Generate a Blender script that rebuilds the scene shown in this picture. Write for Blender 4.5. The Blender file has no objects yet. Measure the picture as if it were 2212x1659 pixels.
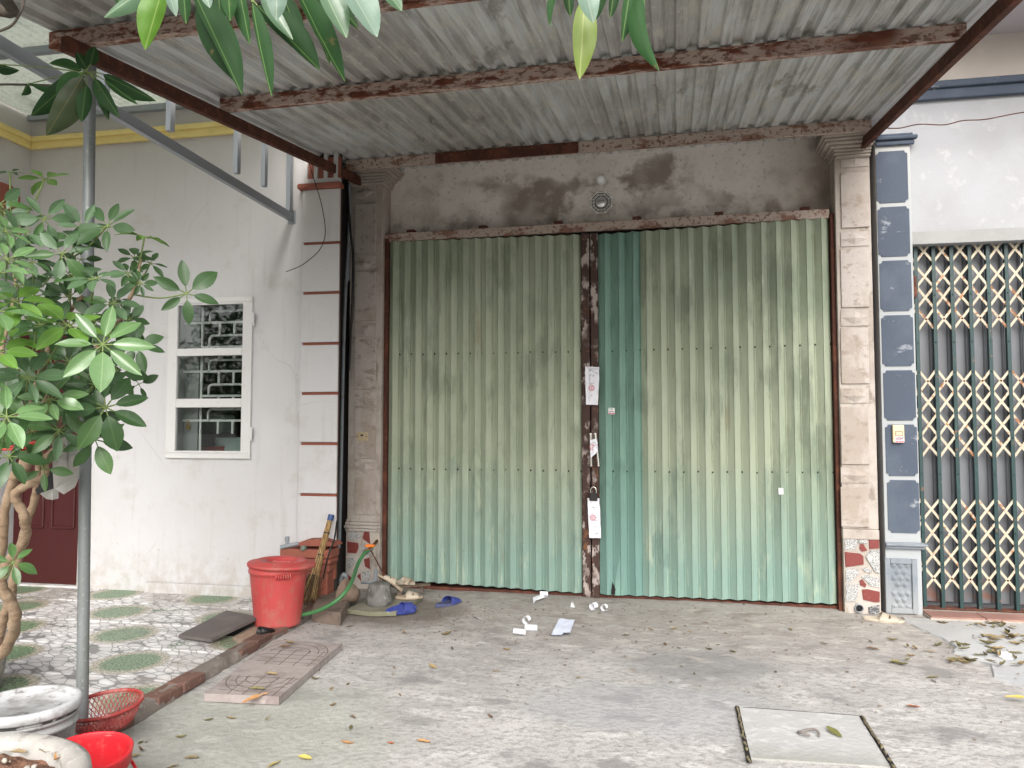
import bpy, bmesh, math, random
from mathutils import Vector, Matrix, noise
R = math.radians
rnd = random.Random(7)
scene = bpy.context.scene
COL = scene.collection
V = Vector

# ------------------------------------------------------------------ camera, world, sun, exposure
FPX = 1634.0                      # focal length in pixels of a 2212 px wide frame
YAW, PIT = R(10.8), R(3.02)
CAM = V((0.0, -6.6, 1.55))
cd = bpy.data.cameras.new('camera')
cam = bpy.data.objects.new('camera', cd); COL.objects.link(cam)
cd.sensor_width = 36.0; cd.lens = 36.0 * FPX / 2212.0
cd.clip_start = 0.05; cd.clip_end = 400
cam.location = CAM; cam.rotation_euler = (R(90) + PIT, 0, YAW)
scene.camera = cam

SUN_EL, SUN_AZ = 37.0, 12.0       # azimuth: degrees to the right of straight behind the camera
w = bpy.data.worlds.new('World'); scene.world = w; w.use_nodes = True
nt = w.node_tree; nt.nodes.clear()
sky = nt.nodes.new('ShaderNodeTexSky'); sky.sky_type = 'NISHITA'; sky.sun_disc = False
sky.sun_elevation = R(SUN_EL); sky.sun_rotation = R(180 - SUN_AZ)
sky.air_density = 1.0; sky.dust_density = 6.0; sky.ozone_density = 1.0
hsv = nt.nodes.new('ShaderNodeHueSaturation'); hsv.inputs['Saturation'].default_value = 0.30
bg = nt.nodes.new('ShaderNodeBackground'); bg.inputs['Strength'].default_value = 0.15
wo = nt.nodes.new('ShaderNodeOutputWorld')
nt.links.new(sky.outputs[0], hsv.inputs['Color']); nt.links.new(hsv.outputs[0], bg.inputs[0]); nt.links.new(bg.outputs[0], wo.inputs[0])
sd = bpy.data.lights.new('sun', 'SUN'); sd.energy = 0.9; sd.angle = R(45); sd.color = (1.0, 0.975, 0.95)
sun = bpy.data.objects.new('sun', sd); COL.objects.link(sun)
sv = V((math.sin(R(SUN_AZ)) * math.cos(R(SUN_EL)), -math.cos(R(SUN_AZ)) * math.cos(R(SUN_EL)), math.sin(R(SUN_EL))))
sun.rotation_euler = sv.to_track_quat('Z', 'Y').to_euler(); sun.location = sv * 30
vs = scene.view_settings; vs.view_transform = 'Standard'; vs.look = 'None'; vs.gamma = 1; vs.use_curve_mapping = False
vs.exposure = 0.94
scene.cycles.use_denoising = True
scene.cycles.max_bounces = 8; scene.cycles.diffuse_bounces = 5; scene.cycles.transparent_max_bounces = 8

# ------------------------------------------------------------------ photo measurements -> places
FW = V((-math.sin(YAW) * math.cos(PIT), math.cos(YAW) * math.cos(PIT), math.sin(PIT)))
RT = FW.cross(V((0, 0, 1))).normalized(); UP = RT.cross(FW)
def ray(x, y): return FW * FPX + RT * (x - 1106) - UP * (y - 829.5)
def on_plane(x, y, p, n):
    d = ray(x, y); return CAM + d * ((V(p) - CAM).dot(V(n)) / d.dot(V(n)))
def aY(x, y, Y): return on_plane(x, y, (0, Y, 0), (0, 1, 0))
def aX(x, y, X): return on_plane(x, y, (X, 0, 0), (1, 0, 0))
def aZ(x, y, Z): return on_plane(x, y, (0, 0, Z), (0, 0, 1))
def aD(x, y, d): return CAM + ray(x, y) / FPX * d
SO = V((-0.58, 0.35, 0)); SR = R(-1.45)           # the shop front stands a little askew to its neighbours
EU = V((math.cos(SR), math.sin(SR), 0)); EV = V((-math.sin(SR), math.cos(SR), 0))
def SH(u, v, z): return SO + EU * u + EV * v + V((0, 0, z))
def su(x, y, v=0.0):
    p = on_plane(x, y, SO + EV * v, EV) - SO
    return p.dot(EU), p.z
def zc(x, y):                                      # concrete yard falls gently to the street
    return 0.016 * (min(y, 0.3) - 0.3) + 0.012 * noise.noise(V((x * .7, y * .7, 3)))
def zf(x, y): return 0.015 + 0.008 * (y + 0.3)     # tiled patio
def gC(x, y, up=0.0):                              # pixel -> concrete yard
    z = 0
    for _ in range(4):
        p = aZ(x, y, z + up); z = zc(p.x, p.y)
    return p
def gF(x, y, up=0.0):
    z = 0
    for _ in range(4):
        p = aZ(x, y, z + up); z = zf(p.x, p.y)
    return p

# ------------------------------------------------------------------ materials
def lin(c):
    if isinstance(c, str):
        c = tuple(int(c[i:i + 2], 16) / 255 for i in (1, 3, 5))
        c = tuple(v / 12.92 if v <= .04045 else ((v + .055) / 1.055) ** 2.4 for v in c)
    return (*c, 1)
def mat(name, base, rough=.75, layers=(), bump=0.0, bscale=40, metal=0.0, spec=.4, coords='pos', rand=0.0, transl=0.0, alpha=None, bdist=.01, coat=0):
    """layers: (kind, scale, detail, lo, hi, colour, amount[, second mask]); kinds n noise, v/e voronoi, x/y/z ramp over metres."""
    m = bpy.data.materials.new(name); m.use_nodes = True
    N = m.node_tree; L = N.links; ns = N.nodes
    bs = ns['Principled BSDF']
    bs.inputs['Roughness'].default_value = rough; bs.inputs['Metallic'].default_value = metal
    bs.inputs['Specular IOR Level'].default_value = spec
    if coat: bs.inputs['Coat Weight'].default_value = coat; bs.inputs['Coat Roughness'].default_value = .15
    if coords == 'pos':
        co = ns.new('ShaderNodeNewGeometry').outputs['Position']
    else:
        co = ns.new('ShaderNodeTexCoord').outputs['Object']
        if rand:
            oi = ns.new('ShaderNodeObjectInfo'); va = ns.new('ShaderNodeVectorMath'); va.operation = 'ADD'
            mm = ns.new('ShaderNodeMath'); mm.operation = 'MULTIPLY'; mm.inputs[1].default_value = 57.0
            L.new(oi.outputs['Random'], mm.inputs[0]); L.new(co, va.inputs[0]); L.new(mm.outputs[0], va.inputs[1]); co = va.outputs[0]
    def mask(l):
        kind, sc, det, lo, hi = l[:5]
        if kind == 'p':                      # ragged patch: scale = (cx, cy, rx, ry)
            cx, cy, rx, ry = sc; sp = ns.new('ShaderNodeSeparateXYZ'); L.new(co, sp.inputs[0])
            def mt(op, a, b):
                q = ns.new('ShaderNodeMath'); q.operation = op
                for i, v_ in ((0, a), (1, b)):
                    if isinstance(v_, (int, float)): q.inputs[i].default_value = v_
                    else: L.new(v_, q.inputs[i])
                return q.outputs[0]
            dx_ = mt('DIVIDE', mt('SUBTRACT', sp.outputs[0], cx), rx); dy_ = mt('DIVIDE', mt('SUBTRACT', sp.outputs[1], cy), ry)
            t = ns.new('ShaderNodeTexNoise'); t.inputs['Scale'].default_value = 3.2; t.inputs['Detail'].default_value = 6; L.new(co, t.inputs['Vector'])
            val = mt('ADD', mt('ADD', mt('MULTIPLY', dx_, dx_), mt('MULTIPLY', dy_, dy_)), mt('MULTIPLY', mt('SUBTRACT', t.outputs['Fac'], .5), det))
        elif kind in 'xyz':
            sp = ns.new('ShaderNodeSeparateXYZ'); L.new(co, sp.inputs[0]); val = sp.outputs['xyz'.index(kind)]
        else:
            c2 = co
            if not isinstance(sc, (int, float)):
                mp = ns.new('ShaderNodeVectorMath'); mp.operation = 'MULTIPLY'; mp.inputs[1].default_value = sc
                L.new(co, mp.inputs[0]); c2 = mp.outputs[0]; sc = 1.0
            if kind == 'n':
                t = ns.new('ShaderNodeTexNoise'); t.inputs['Detail'].default_value = det; t.inputs['Roughness'].default_value = .62
                t.inputs['Scale'].default_value = sc; L.new(c2, t.inputs['Vector']); val = t.outputs['Fac']
            else:
                t = ns.new('ShaderNodeTexVoronoi'); t.inputs['Scale'].default_value = sc
                if kind == 'e': t.feature = 'DISTANCE_TO_EDGE'
                if det:
                    nz = ns.new('ShaderNodeTexNoise'); nz.inputs['Scale'].default_value = sc * .6; L.new(c2, nz.inputs['Vector'])
                    mx = ns.new('ShaderNodeMix'); mx.data_type = 'VECTOR'; mx.inputs[0].default_value = det
                    L.new(c2, mx.inputs[4]); L.new(nz.outputs['Color'], mx.inputs[5]); c2 = mx.outputs[1]
                L.new(c2, t.inputs['Vector']); val = t.outputs['Distance']
        mr = ns.new('ShaderNodeMapRange'); mr.interpolation_type = 'SMOOTHSTEP' if lo < hi else 'LINEAR'
        mr.inputs[1].default_value = lo; mr.inputs[2].default_value = hi
        L.new(val, mr.inputs[0]); return mr.outputs[0]
    cur = None
    for l in layers:
        f = mask(l)
        mu = ns.new('ShaderNodeMath'); mu.operation = 'MULTIPLY'; L.new(f, mu.inputs[0]); mu.inputs[1].default_value = l[6]; f = mu.outputs[0]
        for extra in l[7:]:
            g = mask(extra); mu = ns.new('ShaderNodeMath'); mu.operation = 'MULTIPLY'; L.new(f, mu.inputs[0]); L.new(g, mu.inputs[1]); f = mu.outputs[0]
        mx = ns.new('ShaderNodeMix'); mx.data_type = 'RGBA'; L.new(f, mx.inputs[0])
        if cur is None: mx.inputs[6].default_value = lin(base)
        else: L.new(cur, mx.inputs[6])
        mx.inputs[7].default_value = lin(l[5]); cur = mx.outputs[2]
    if rand:
        oi2 = ns.new('ShaderNodeObjectInfo'); mr = ns.new('ShaderNodeMapRange'); L.new(oi2.outputs['Random'], mr.inputs[0])
        mr.inputs[3].default_value = 1 - rand; mr.inputs[4].default_value = 1 + rand
        hs = ns.new('ShaderNodeHueSaturation'); L.new(mr.outputs[0], hs.inputs['Value'])
        if cur is None: hs.inputs['Color'].default_value = lin(base)
        else: L.new(cur, hs.inputs['Color'])
        cur = hs.outputs[0]
    if cur is None: bs.inputs['Base Color'].default_value = lin(base)
    else: L.new(cur, bs.inputs['Base Color'])
    if bump:
        t = ns.new('ShaderNodeTexNoise'); t.inputs['Scale'].default_value = bscale; t.inputs['Detail'].default_value = 6
        L.new(co, t.inputs['Vector'])
        b = ns.new('ShaderNodeBump'); b.inputs['Strength'].default_value = bump; b.inputs['Distance'].default_value = bdist
        L.new(t.outputs['Fac'], b.inputs['Height']); L.new(b.outputs[0], bs.inputs['Normal'])
    if transl:
        tr = ns.new('ShaderNodeBsdfTranslucent'); ms = ns.new('ShaderNodeMixShader'); ms.inputs[0].default_value = transl
        if cur is None: tr.inputs[0].default_value = lin(base)
        else: L.new(cur, tr.inputs[0])
        L.new(bs.outputs[0], ms.inputs[1]); L.new(tr.outputs[0], ms.inputs[2]); L.new(ms.outputs[0], ns['Material Output'].inputs[0])
    return m

# ------------------------------------------------------------------ mesh builder and object registry
class MB:
    def __init__(s): s.v = []; s.f = []; s.sm = []
    def add(s, vs, fs, smooth=False):
        o = len(s.v); s.v += [V(p) for p in vs]
        for f in fs: s.f.append([i + o for i in f]); s.sm.append(smooth)
        return s
    def box(s, lo, hi, bev=0.0, M=None):
        lo, hi = V(lo), V(hi)
        lo, hi = V(map(min, lo, hi)), V(map(max, lo, hi))
        if bev <= 0:
            vs = [V((x, y, z)) for z in (lo.z, hi.z) for y in (lo.y, hi.y) for x in (lo.x, hi.x)]
            fs = [(0, 2, 3, 1), (4, 5, 7, 6), (0, 1, 5, 4), (2, 6, 7, 3), (0, 4, 6, 2), (1, 3, 7, 5)]
        else:
            bm = bmesh.new(); bmesh.ops.create_cube(bm, size=1)
            for q in bm.verts: q.co = V([lo[i] + (q.co[i] + .5) * (hi[i] - lo[i]) for i in range(3)])
            bmesh.ops.bevel(bm, geom=bm.edges[:], offset=min(bev, .45 * min(hi - lo)), segments=2, affect='EDGES', profile=.5)
            bm.verts.index_update(); vs = [q.co.copy() for q in bm.verts]; fs = [[q.index for q in f.verts] for f in bm.faces]; bm.free()
        if M is not None: vs = [M(q) if callable(M) else M @ q for q in vs]
        return s.add(vs, fs)
    def prism(s, pts, ext, top_scale=1.0, smooth=False):   # polygon of 3-D points swept by the vector ext
        pts = [V(p) for p in pts]; n = len(pts); ext = V(ext); c = sum(pts, V()) / n
        nrm = V()
        for i in range(n): nrm += (pts[i] - c).cross(pts[(i + 1) % n] - c)
        if nrm.dot(ext) < 0: pts.reverse()
        top = [c + (p - c) * top_scale + ext for p in pts]
        return s.add(pts + top, [list(range(n))[::-1], list(range(n, 2 * n))] + [(i, (i + 1) % n, n + (i + 1) % n, n + i) for i in range(n)], smooth)
    def tube(s, pts, r, n=8, caps=True, smooth=True, flat=1.0):
        pts = [V(p) for p in pts]; rs = r if isinstance(r, (list, tuple)) else [r] * len(pts)
        t0 = (pts[1] - pts[0]).normalized(); up = V((0, 0, 1)) if abs(t0.z) < .9 else V((0, 1, 0))
        vs = []; a = t0.cross(up).normalized()
        for i, p in enumerate(pts):
            t = (pts[min(i + 1, len(pts) - 1)] - pts[max(i - 1, 0)])
            t = t.normalized() if t.length > 1e-9 else t0
            a = (a - t * a.dot(t)).normalized(); b = t.cross(a)
            for k in range(n):
                w_ = 2 * math.pi * k / n; vs.append(p + (a * math.cos(w_) + b * math.sin(w_) * flat) * rs[i])
        fs = [(i * n + k, i * n + (k + 1) % n, (i + 1) * n + (k + 1) % n, (i + 1) * n + k) for i in range(len(pts) - 1) for k in range(n)]
        s.add(vs, fs, smooth)
        if caps:
            m = len(pts) - 1; s.add([vs[k] for k in range(n)], [list(range(n))[::-1]]); s.add([vs[m * n + k] for k in range(n)], [list(range(n))])
        return s
    def lathe(s, prof, c, n=32, M=None, smooth=True, closed=False, wob=0.0):   # prof: (r, z)
        c = V(c); vs = []
        for r, z in prof:
            for k in range(n):
                w_ = 2 * math.pi * k / n; q = V((r * math.cos(w_), r * math.sin(w_), z))
                if wob: q.x *= 1 + wob * noise.noise(V((math.cos(w_) * 1.5, math.sin(w_) * 1.5, z * 4))); q.y *= 1 + wob * noise.noise(V((math.cos(w_) * 1.5, math.sin(w_) * 1.5, z * 4 + 5)))
                vs.append((M @ q if M is not None else q) + c)
        m = len(prof); fs = [(i * n + k, i * n + (k + 1) % n, (i + 1) % m * n + (k + 1) % n, (i + 1) % m * n + k) for i in range(m if closed else m - 1) for k in range(n)]
        s.add(vs, fs, smooth)
        if not closed:
            for i in (0, m - 1):
                if prof[i][0] > 1e-6: s.add(vs[i * n:(i + 1) * n], [list(range(n))[::-1] if i == 0 else list(range(n))])
        return s
    def grid(s, fn, nu, nv, smooth=True):
        vs = [V(fn(i / nu, j / nv)) for j in range(nv + 1) for i in range(nu + 1)]
        return s.add(vs, [(j * (nu + 1) + i, j * (nu + 1) + i + 1, (j + 1) * (nu + 1) + i + 1, (j + 1) * (nu + 1) + i) for j in range(nv) for i in range(nu)], smooth)
    def mesh(s, name, m, inv=None):
        me = bpy.data.meshes.new(name)
        me.from_pydata([(inv @ p if inv is not None else p) for p in s.v], [], s.f)
        me.polygons.foreach_set('use_smooth', s.sm); me.materials.append(m); me.update(); return me
WM = {}
def tag(o, label=None, cat=None, group=None, kind=None):
    for k, v in (('label', label), ('category', cat), ('group', group), ('kind', kind)):
        if v: o[k] = v
    return o
def empty(name, loc, label=None, cat=None, group=None, rz=0.0, kind=None):
    o = bpy.data.objects.new(name, None); COL.objects.link(o); o.empty_display_size = .1
    o.location = loc; o.rotation_euler.z = rz
    WM[o] = Matrix.Translation(V(loc)) @ Matrix.Rotation(rz, 4, 'Z'); return tag(o, label, cat, group, kind)
def obj(name, mb, m, parent=None, loc=None, label=None, cat=None, group=None, kind=None):
    """world-space mesh -> object; parts keep their thing's origin, single-mesh things stand on their own base"""
    if parent is not None: W = WM[parent]
    else:
        if loc is None:
            xs = [p.x for p in mb.v]; ys = [p.y for p in mb.v]; loc = ((min(xs) + max(xs)) / 2, (min(ys) + max(ys)) / 2, min(p.z for p in mb.v))
        W = Matrix.Translation(V(loc))
    o = bpy.data.objects.new(name, mb.mesh(name, m, W.inverted())); COL.objects.link(o)
    if parent is not None: o.parent = parent
    else: o.location = W.translation
    WM[o] = W.copy(); return tag(o, label, cat, group, kind)
def piece(name, me, parent, M, label=None):            # copy of a shared mesh as a part, placed by the world matrix M
    o = bpy.data.objects.new(name, me); COL.objects.link(o); o.parent = parent
    o.matrix_basis = WM[parent].inverted() @ M; WM[o] = M.copy()
    if label: o['label'] = label
    return o
def copy_tree(o, parent=None):
    c = o.copy(); COL.objects.link(c); WM[c] = WM[o].copy()
    if parent is not None: c.parent = parent
    for ch in list(o.children): copy_tree(ch, c)
    return c
def T(p): return Matrix.Translation(V(p))
def basis(p, x, y, z): return Matrix(((x[0], y[0], z[0], p[0]), (x[1], y[1], z[1], p[1]), (x[2], y[2], z[2], p[2]), (0, 0, 0, 1)))
def SB(a, b, bev=0.0, mb=None):                          # box in shop axes (u, v, z)
    return (mb or MB()).box(a, b, bev, M=lambda q: SH(q.x, q.y, q.z))
def smooth_path(pts, n=6):
    P = [V(p) for p in pts]; out = []
    for i in range(len(P) - 1):
        p0, p1, p2, p3 = P[max(i - 1, 0)], P[i], P[i + 1], P[min(i + 2, len(P) - 1)]
        for k in range(n):
            t = k / n; out.append(.5 * ((2 * p1) + (p2 - p0) * t + (2 * p0 - 5 * p1 + 4 * p2 - p3) * t * t + (3 * p1 - p0 - 3 * p2 + p3) * t ** 3))
    return out + [P[-1]]
# ------------------------------------------------------------------ material list
M = {}
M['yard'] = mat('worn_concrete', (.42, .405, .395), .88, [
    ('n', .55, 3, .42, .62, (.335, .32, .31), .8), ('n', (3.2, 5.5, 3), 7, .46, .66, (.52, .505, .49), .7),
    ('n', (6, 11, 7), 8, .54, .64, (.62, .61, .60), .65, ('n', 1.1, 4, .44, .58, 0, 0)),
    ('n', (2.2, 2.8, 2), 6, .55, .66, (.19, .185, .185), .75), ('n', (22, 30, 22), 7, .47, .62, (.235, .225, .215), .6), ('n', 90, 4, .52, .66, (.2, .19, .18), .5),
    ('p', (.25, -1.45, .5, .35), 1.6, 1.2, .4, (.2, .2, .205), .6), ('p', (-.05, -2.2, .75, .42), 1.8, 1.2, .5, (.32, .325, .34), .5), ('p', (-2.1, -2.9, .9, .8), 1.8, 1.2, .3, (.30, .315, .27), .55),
    ('y', 0, 0, -1.9, .25, (.31, .275, .24), .6), ('n', (4, 6, 4), 7, .5, .66, (.19, .16, .135), .6, ('y', 0, 0, -1.7, .1, 0, 0)), ('n', (5, 9, 5), 7, .56, .64, (.5, .46, .42), .55, ('y', 0, 0, -2.2, -.6, 0, 0)),  # browner and darker toward the shop front: dirt, with shade painted in
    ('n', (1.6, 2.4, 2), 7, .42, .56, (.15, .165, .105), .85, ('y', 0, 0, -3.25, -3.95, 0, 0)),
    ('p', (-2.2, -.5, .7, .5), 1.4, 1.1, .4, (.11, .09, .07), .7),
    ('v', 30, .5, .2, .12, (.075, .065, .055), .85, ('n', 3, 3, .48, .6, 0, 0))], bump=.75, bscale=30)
M['apron'] = mat('smooth_cement', (.45, .455, .46), .8, [
    ('n', .8, 4, .42, .62, (.36, .365, .375), .8), ('n', (3, 6, 3), 6, .5, .7, (.58, .58, .58), .6), ('n', 45, 4, .5, .7, (.33, .33, .33), .4),
    ('y', 0, 0, -.9, .2, (.33, .31, .28), .5), ('v', 22, .4, .13, .07, (.15, .14, .12), .6, ('n', 3, 2, .5, .62, 0, 0))], bump=.3, bscale=30)
M['road'] = mat('street_asphalt', (.09, .088, .085), .9, [('n', 3, 6, .4, .7, (.13, .125, .12), .8)], bump=.4)
M['white'] = mat('white_limewash', (.55, .545, .555), .85, [
    ('n', .7, 4, .42, .7, (.50, .49, .485), .7), ('n', 5, 6, .58, .75, (.45, .435, .41), .4), ('v', 7, .5, .05, .02, (.2, .19, .18), .7, ('n', 1.5, 2, .5, .6, 0, 0)), ('n', (16, 16, .9), 5, .54, .7, (.42, .405, .38), .4), ('e', 1.3, .5, .004, .0015, (.36, .34, .32), .3, ('n', 1.1, 3, .5, .6, 0, 0)), ('n', 3, 6, .55, .68, (.43, .41, .385), .45),
    ('n', (7, 7, 5), 6, .42, .62, (.36, .32, .27), .65, ('z', 0, 0, .42, .02, 0, 0)), ('n', (30, 30, 22), 5, .6, .68, (.3, .26, .22), .6, ('z', 0, 0, .8, .05, 0, 0)), ('z', 0, 0, 2.6, 4.6, (.50, .465, .425), .6)], bump=.25, bscale=14, spec=.25)
M['redbrown'] = mat('redbrown_paint', (.27, .085, .055), .75, [('n', 6, 5, .45, .7, (.2, .07, .05), .7), ('n', 30, 4, .6, .75, (.38, .26, .2), .4)], bump=.3, bscale=60)
M['yellow'] = mat('yellow_paint', (.76, .62, .24), .8, [('n', 4, 5, .45, .7, (.64, .51, .2), .6)], bump=.2)
M['plaster'] = mat('stained_plaster', (.74, .695, .64), .9, [
    ('n', 1.3, 5, .4, .62, (.63, .58, .525), .75), ('n', (1.9, 1.9, 2.4), 8, .46, .58, (.21, .17, .135), .85, ('n', .9, 3, .42, .58, 0, 0)),
    ('n', 9, 6, .54, .7, (.6, .55, .49), .5), ('n', 26, 5, .56, .70, (.26, .21, .165), .5), ('v', 11, .5, .07, .03, (.62, .6, .56), .7, ('n', 2, 2, .5, .6, 0, 0)),
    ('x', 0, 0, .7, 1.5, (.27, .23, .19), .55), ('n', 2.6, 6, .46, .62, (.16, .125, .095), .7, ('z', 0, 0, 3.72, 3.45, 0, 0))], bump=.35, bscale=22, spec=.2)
M['pillar'] = mat('cast_render', (.45, .41, .37), .88, [
    ('n', 2.4, 5, .4, .65, (.31, .265, .23), .8), ('n', (11, 11, 5), 6, .52, .68, (.2, .165, .135), .75), ('n', 24, 5, .56, .7, (.48, .44, .41), .5),
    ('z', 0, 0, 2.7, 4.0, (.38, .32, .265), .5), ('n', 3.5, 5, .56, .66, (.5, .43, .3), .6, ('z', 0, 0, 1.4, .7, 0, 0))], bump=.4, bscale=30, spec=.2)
M['render_panel'] = mat('pale_render_panel', (.46, .415, .385), .88, [
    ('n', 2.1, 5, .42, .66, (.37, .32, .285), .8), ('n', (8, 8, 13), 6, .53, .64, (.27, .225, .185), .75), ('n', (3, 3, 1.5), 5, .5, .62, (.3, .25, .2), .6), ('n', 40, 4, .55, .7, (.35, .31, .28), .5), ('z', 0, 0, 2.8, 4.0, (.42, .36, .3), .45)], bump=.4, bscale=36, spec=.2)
M['mortar'] = mat('grey_mortar', (.38, .34, .29), .9, [('n', 8, 5, .45, .68, (.27, .235, .195), .8)], bump=.6, bscale=50)
M['granite'] = mat('speckled_granite', (.47, .47, .46), .55, [('n', 130, 3, .47, .60, (.06, .06, .065), .9), ('n', 60, 2, .54, .64, (.27, .27, .27), .7)], bump=.15, bscale=80)
M['darkgranite'] = mat('dark_speckled_granite', (.3, .3, .3), .55, [('n', 70, 3, .44, .55, (.05, .05, .055), .95)], bump=.15, bscale=80)
M['redstone'] = mat('red_tile_stone', (.175, .035, .03), .6, [('n', 12, 5, .5, .7, (.17, .04, .03), .7), ('n', 45, 4, .66, .75, (.45, .35, .32), .6)], bump=.15)
M['rust'] = mat('rusty_primer_steel', (.145, .05, .03), .85, [
    ('n', (5, 14, 14), 8, .40, .50, (.50, .385, .33), .92, ('n', .9, 3, .32, .46, 0, 0)), ('n', (20, 40, 40), 7, .5, .6, (.10, .038, .025), .75), ('n', (9, 30, 30), 6, .57, .64, (.25, .09, .05), .7)], bump=.5, bscale=60, spec=.2)
M['palerust'] = mat('pale_primer_steel', (.43, .35, .30), .85, [
    ('n', (4, 9, 9), 7, .5, .6, (.2, .095, .065), .85), ('n', 34, 6, .54, .62, (.12, .055, .035), .8)], bump=.4, bscale=60, spec=.2)
M['darkrust'] = mat('dark_rusty_steel', (.075, .028, .019), .8, [('n', 7, 6, .46, .64, (.14, .05, .03), .8), ('n', 40, 5, .55, .7, (.2, .11, .07), .5)], bump=.5, bscale=60, spec=.25)
M['stile'] = mat('peeling_steel', (.055, .028, .022), .75, [('n', (14, 14, 7), 6, .5, .55, (.42, .36, .33), .9, ('n', 3.3, 3, .4, .55, 0, 0)), ('n', 9, 5, .6, .68, (.2, .08, .035), .8)], bump=.5, bscale=50)
M['black'] = mat('black_plastic', (.012, .012, .013), .45)
M['dark'] = mat('dark_shadow_board', (.014, .012, .011), .9)
def sheet_paint(name, base, mid, low):
    return mat(name, base, .5, [
        ('n', (1.6, 1.6, .9), 5, .42, .6, mid, .85), ('n', (3.5, 3.5, 1.2), 6, .52, .62, tuple(c * .72 for c in mid), .6), ('z', 0, 0, 1.25, .25, low, .8), ('n', (34, 34, 1.6), 5, .5, .66, tuple(c * .62 for c in mid), .4, ('n', 1.4, 3, .42, .6, 0, 0)),
        ('n', (7, 7, 2.2), 6, .55, .7, tuple(c * 1.2 for c in base), .55), ('n', (5, 5, 1.5), 5, .58, .7, tuple(c * .55 for c in low), .55, ('z', 0, 0, 2.6, .4, 0, 0)),
        ('n', (9, 9, 1.4), 6, .6, .67, (.19, .12, .06), .3, ('n', 1.7, 3, .48, .62, 0, 0)), ('n', (60, 60, 3), 4, .6, .7, tuple(min(1, c * 1.35) for c in base), .5), ('v', 16, .5, .1, .05, (.05, .05, .035), .8, ('n', 2.2, 2, .45, .6, 0, 0))], bump=.12, bscale=25, spec=.3)
M['green'] = sheet_paint('faded_green_sheet_paint', (.36, .40, .30), (.265, .315, .232), (.20, .32, .285))
M['teal'] = sheet_paint('teal_sheet_paint', (.175, .295, .24), (.14, .245, .195), (.165, .285, .26))
M['zinc'] = mat('galvanised_sheet', (.58, .59, .595), .62, [
    ('n', (.9, .45, 1), 5, .44, .6, (.36, .335, .31), .8), ('n', (24, 1.2, 3), 5, .48, .64, (.25, .23, .21), .6), ('n', (7, 3, 4), 7, .53, .64, (.58, .54, .48), .6), ('n', (3, 1.2, 2), 6, .6, .68, (.17, .14, .12), .6), ('n', (30, 14, 9), 6, .6, .68, (.66, .63, .58), .55),
    ('n', (40, 9, 9), 4, .66, .72, (.55, .53, .5), .6), ('v', 13, .6, .1, .05, (.06, .055, .05), .8, ('n', 2.5, 2, .45, .58, 0, 0)), ('v', 4, .5, .06, .04, (.25, .07, .03), .8, ('n', 1.2, 2, .5, .56, 0, 0))], bump=.2, bscale=18, metal=.25, spec=.4)
M['zinc_new'] = mat('galvanised_tube', (.30, .325, .35), .42, [('n', (20, 20, 5), 4, .45, .7, (.3, .32, .335), .7)], metal=.6)
M['post'] = mat('weathered_steel_pipe', (.22, .235, .24), .5, [('n', (14, 14, 3), 5, .46, .64, (.18, .195, .18), .8), ('n', 50, 4, .6, .7, (.42, .43, .42), .5)], metal=.35, bump=.15)
M['awning'] = mat('fibre_sheet', (.62, .65, .60), .7, [('n', 30, 5, .45, .7, (.4, .43, .4), .6), ('n', 2, 4, .5, .7, (.36, .4, .37), .6)], bump=.3, bscale=50, transl=.65)
M['bluewall'] = mat('pale_blue_render', (.345, .35, .365), .85, [('n', .9, 5, .42, .66, (.30, .30, .31), .8), ('n', 8, 6, .56, .72, (.48, .475, .47), .5), ('v', 6, .5, .035, .015, (.3, .29, .28), .6, ('n', 1.2, 2, .5, .6, 0, 0))], bump=.3, bscale=16, spec=.2)
M['bluepale'] = mat('pale_grey_pilaster', (.34, .36, .37), .8, [('n', 4, 5, .45, .7, (.33, .34, .34), .7), ('z', 0, 0, 3.0, 3.95, (.46, .44, .41), .5), ('n', 7, 5, .55, .7, (.36, .33, .28), .6, ('x', 0, 0, 1.9, 1.84, 0, 0))], bump=.25, bscale=24)
M['slate'] = mat('slate_blue_paint', (.056, .072, .102), .75, [('n', 2.6, 5, .42, .66, (.08, .10, .132), .75), ('n', (5, 5, 9), 6, .62, .7, (.33, .35, .38), .6), ('n', 50, 4, .6, .72, (.1, .115, .14), .5)], bump=.15, bscale=30)
M['slatelight'] = mat('dusty_slate_relief', (.20, .225, .25), .75, [('n', 7, 5, .45, .66, (.15, .175, .205), .7), ('z', 0, 0, .3, .05, (.3, .31, .31), .6)], bump=.25, bscale=40)
M['cream'] = mat('cream_render', (.50, .45, .405), .85, [('n', 1.2, 4, .45, .65, (.62, .56, .5), .7)], bump=.2)
M['lilac'] = mat('grey_lilac_soffit', (.40, .37, .385), .85, [('n', 1.2, 4, .45, .65, (.34, .32, .33), .7)])
M['gategreen'] = mat('dark_green_steel', (.013, .038, .038), .45, [('n', (20, 20, 4), 5, .5, .68, (.022, .06, .056), .7), ('n', 14, 6, .62, .68, (.14, .075, .045), .8)], bump=.15)
M['gatecream'] = mat('cream_steel_strap', (.43, .38, .285), .55, [('n', 22, 5, .6, .64, (.3, .12, .035), .9), ('n', 60, 4, .6, .7, (.45, .34, .2), .6)], coords='obj', rand=.08)
M['gaterusty'] = mat('rust_streaked_strap', (.41, .35, .26), .6, [('n', 16, 5, .5, .58, (.23, .09, .03), .95), ('n', 60, 4, .55, .7, (.25, .1, .04), .6)], coords='obj', rand=.08)
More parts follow.
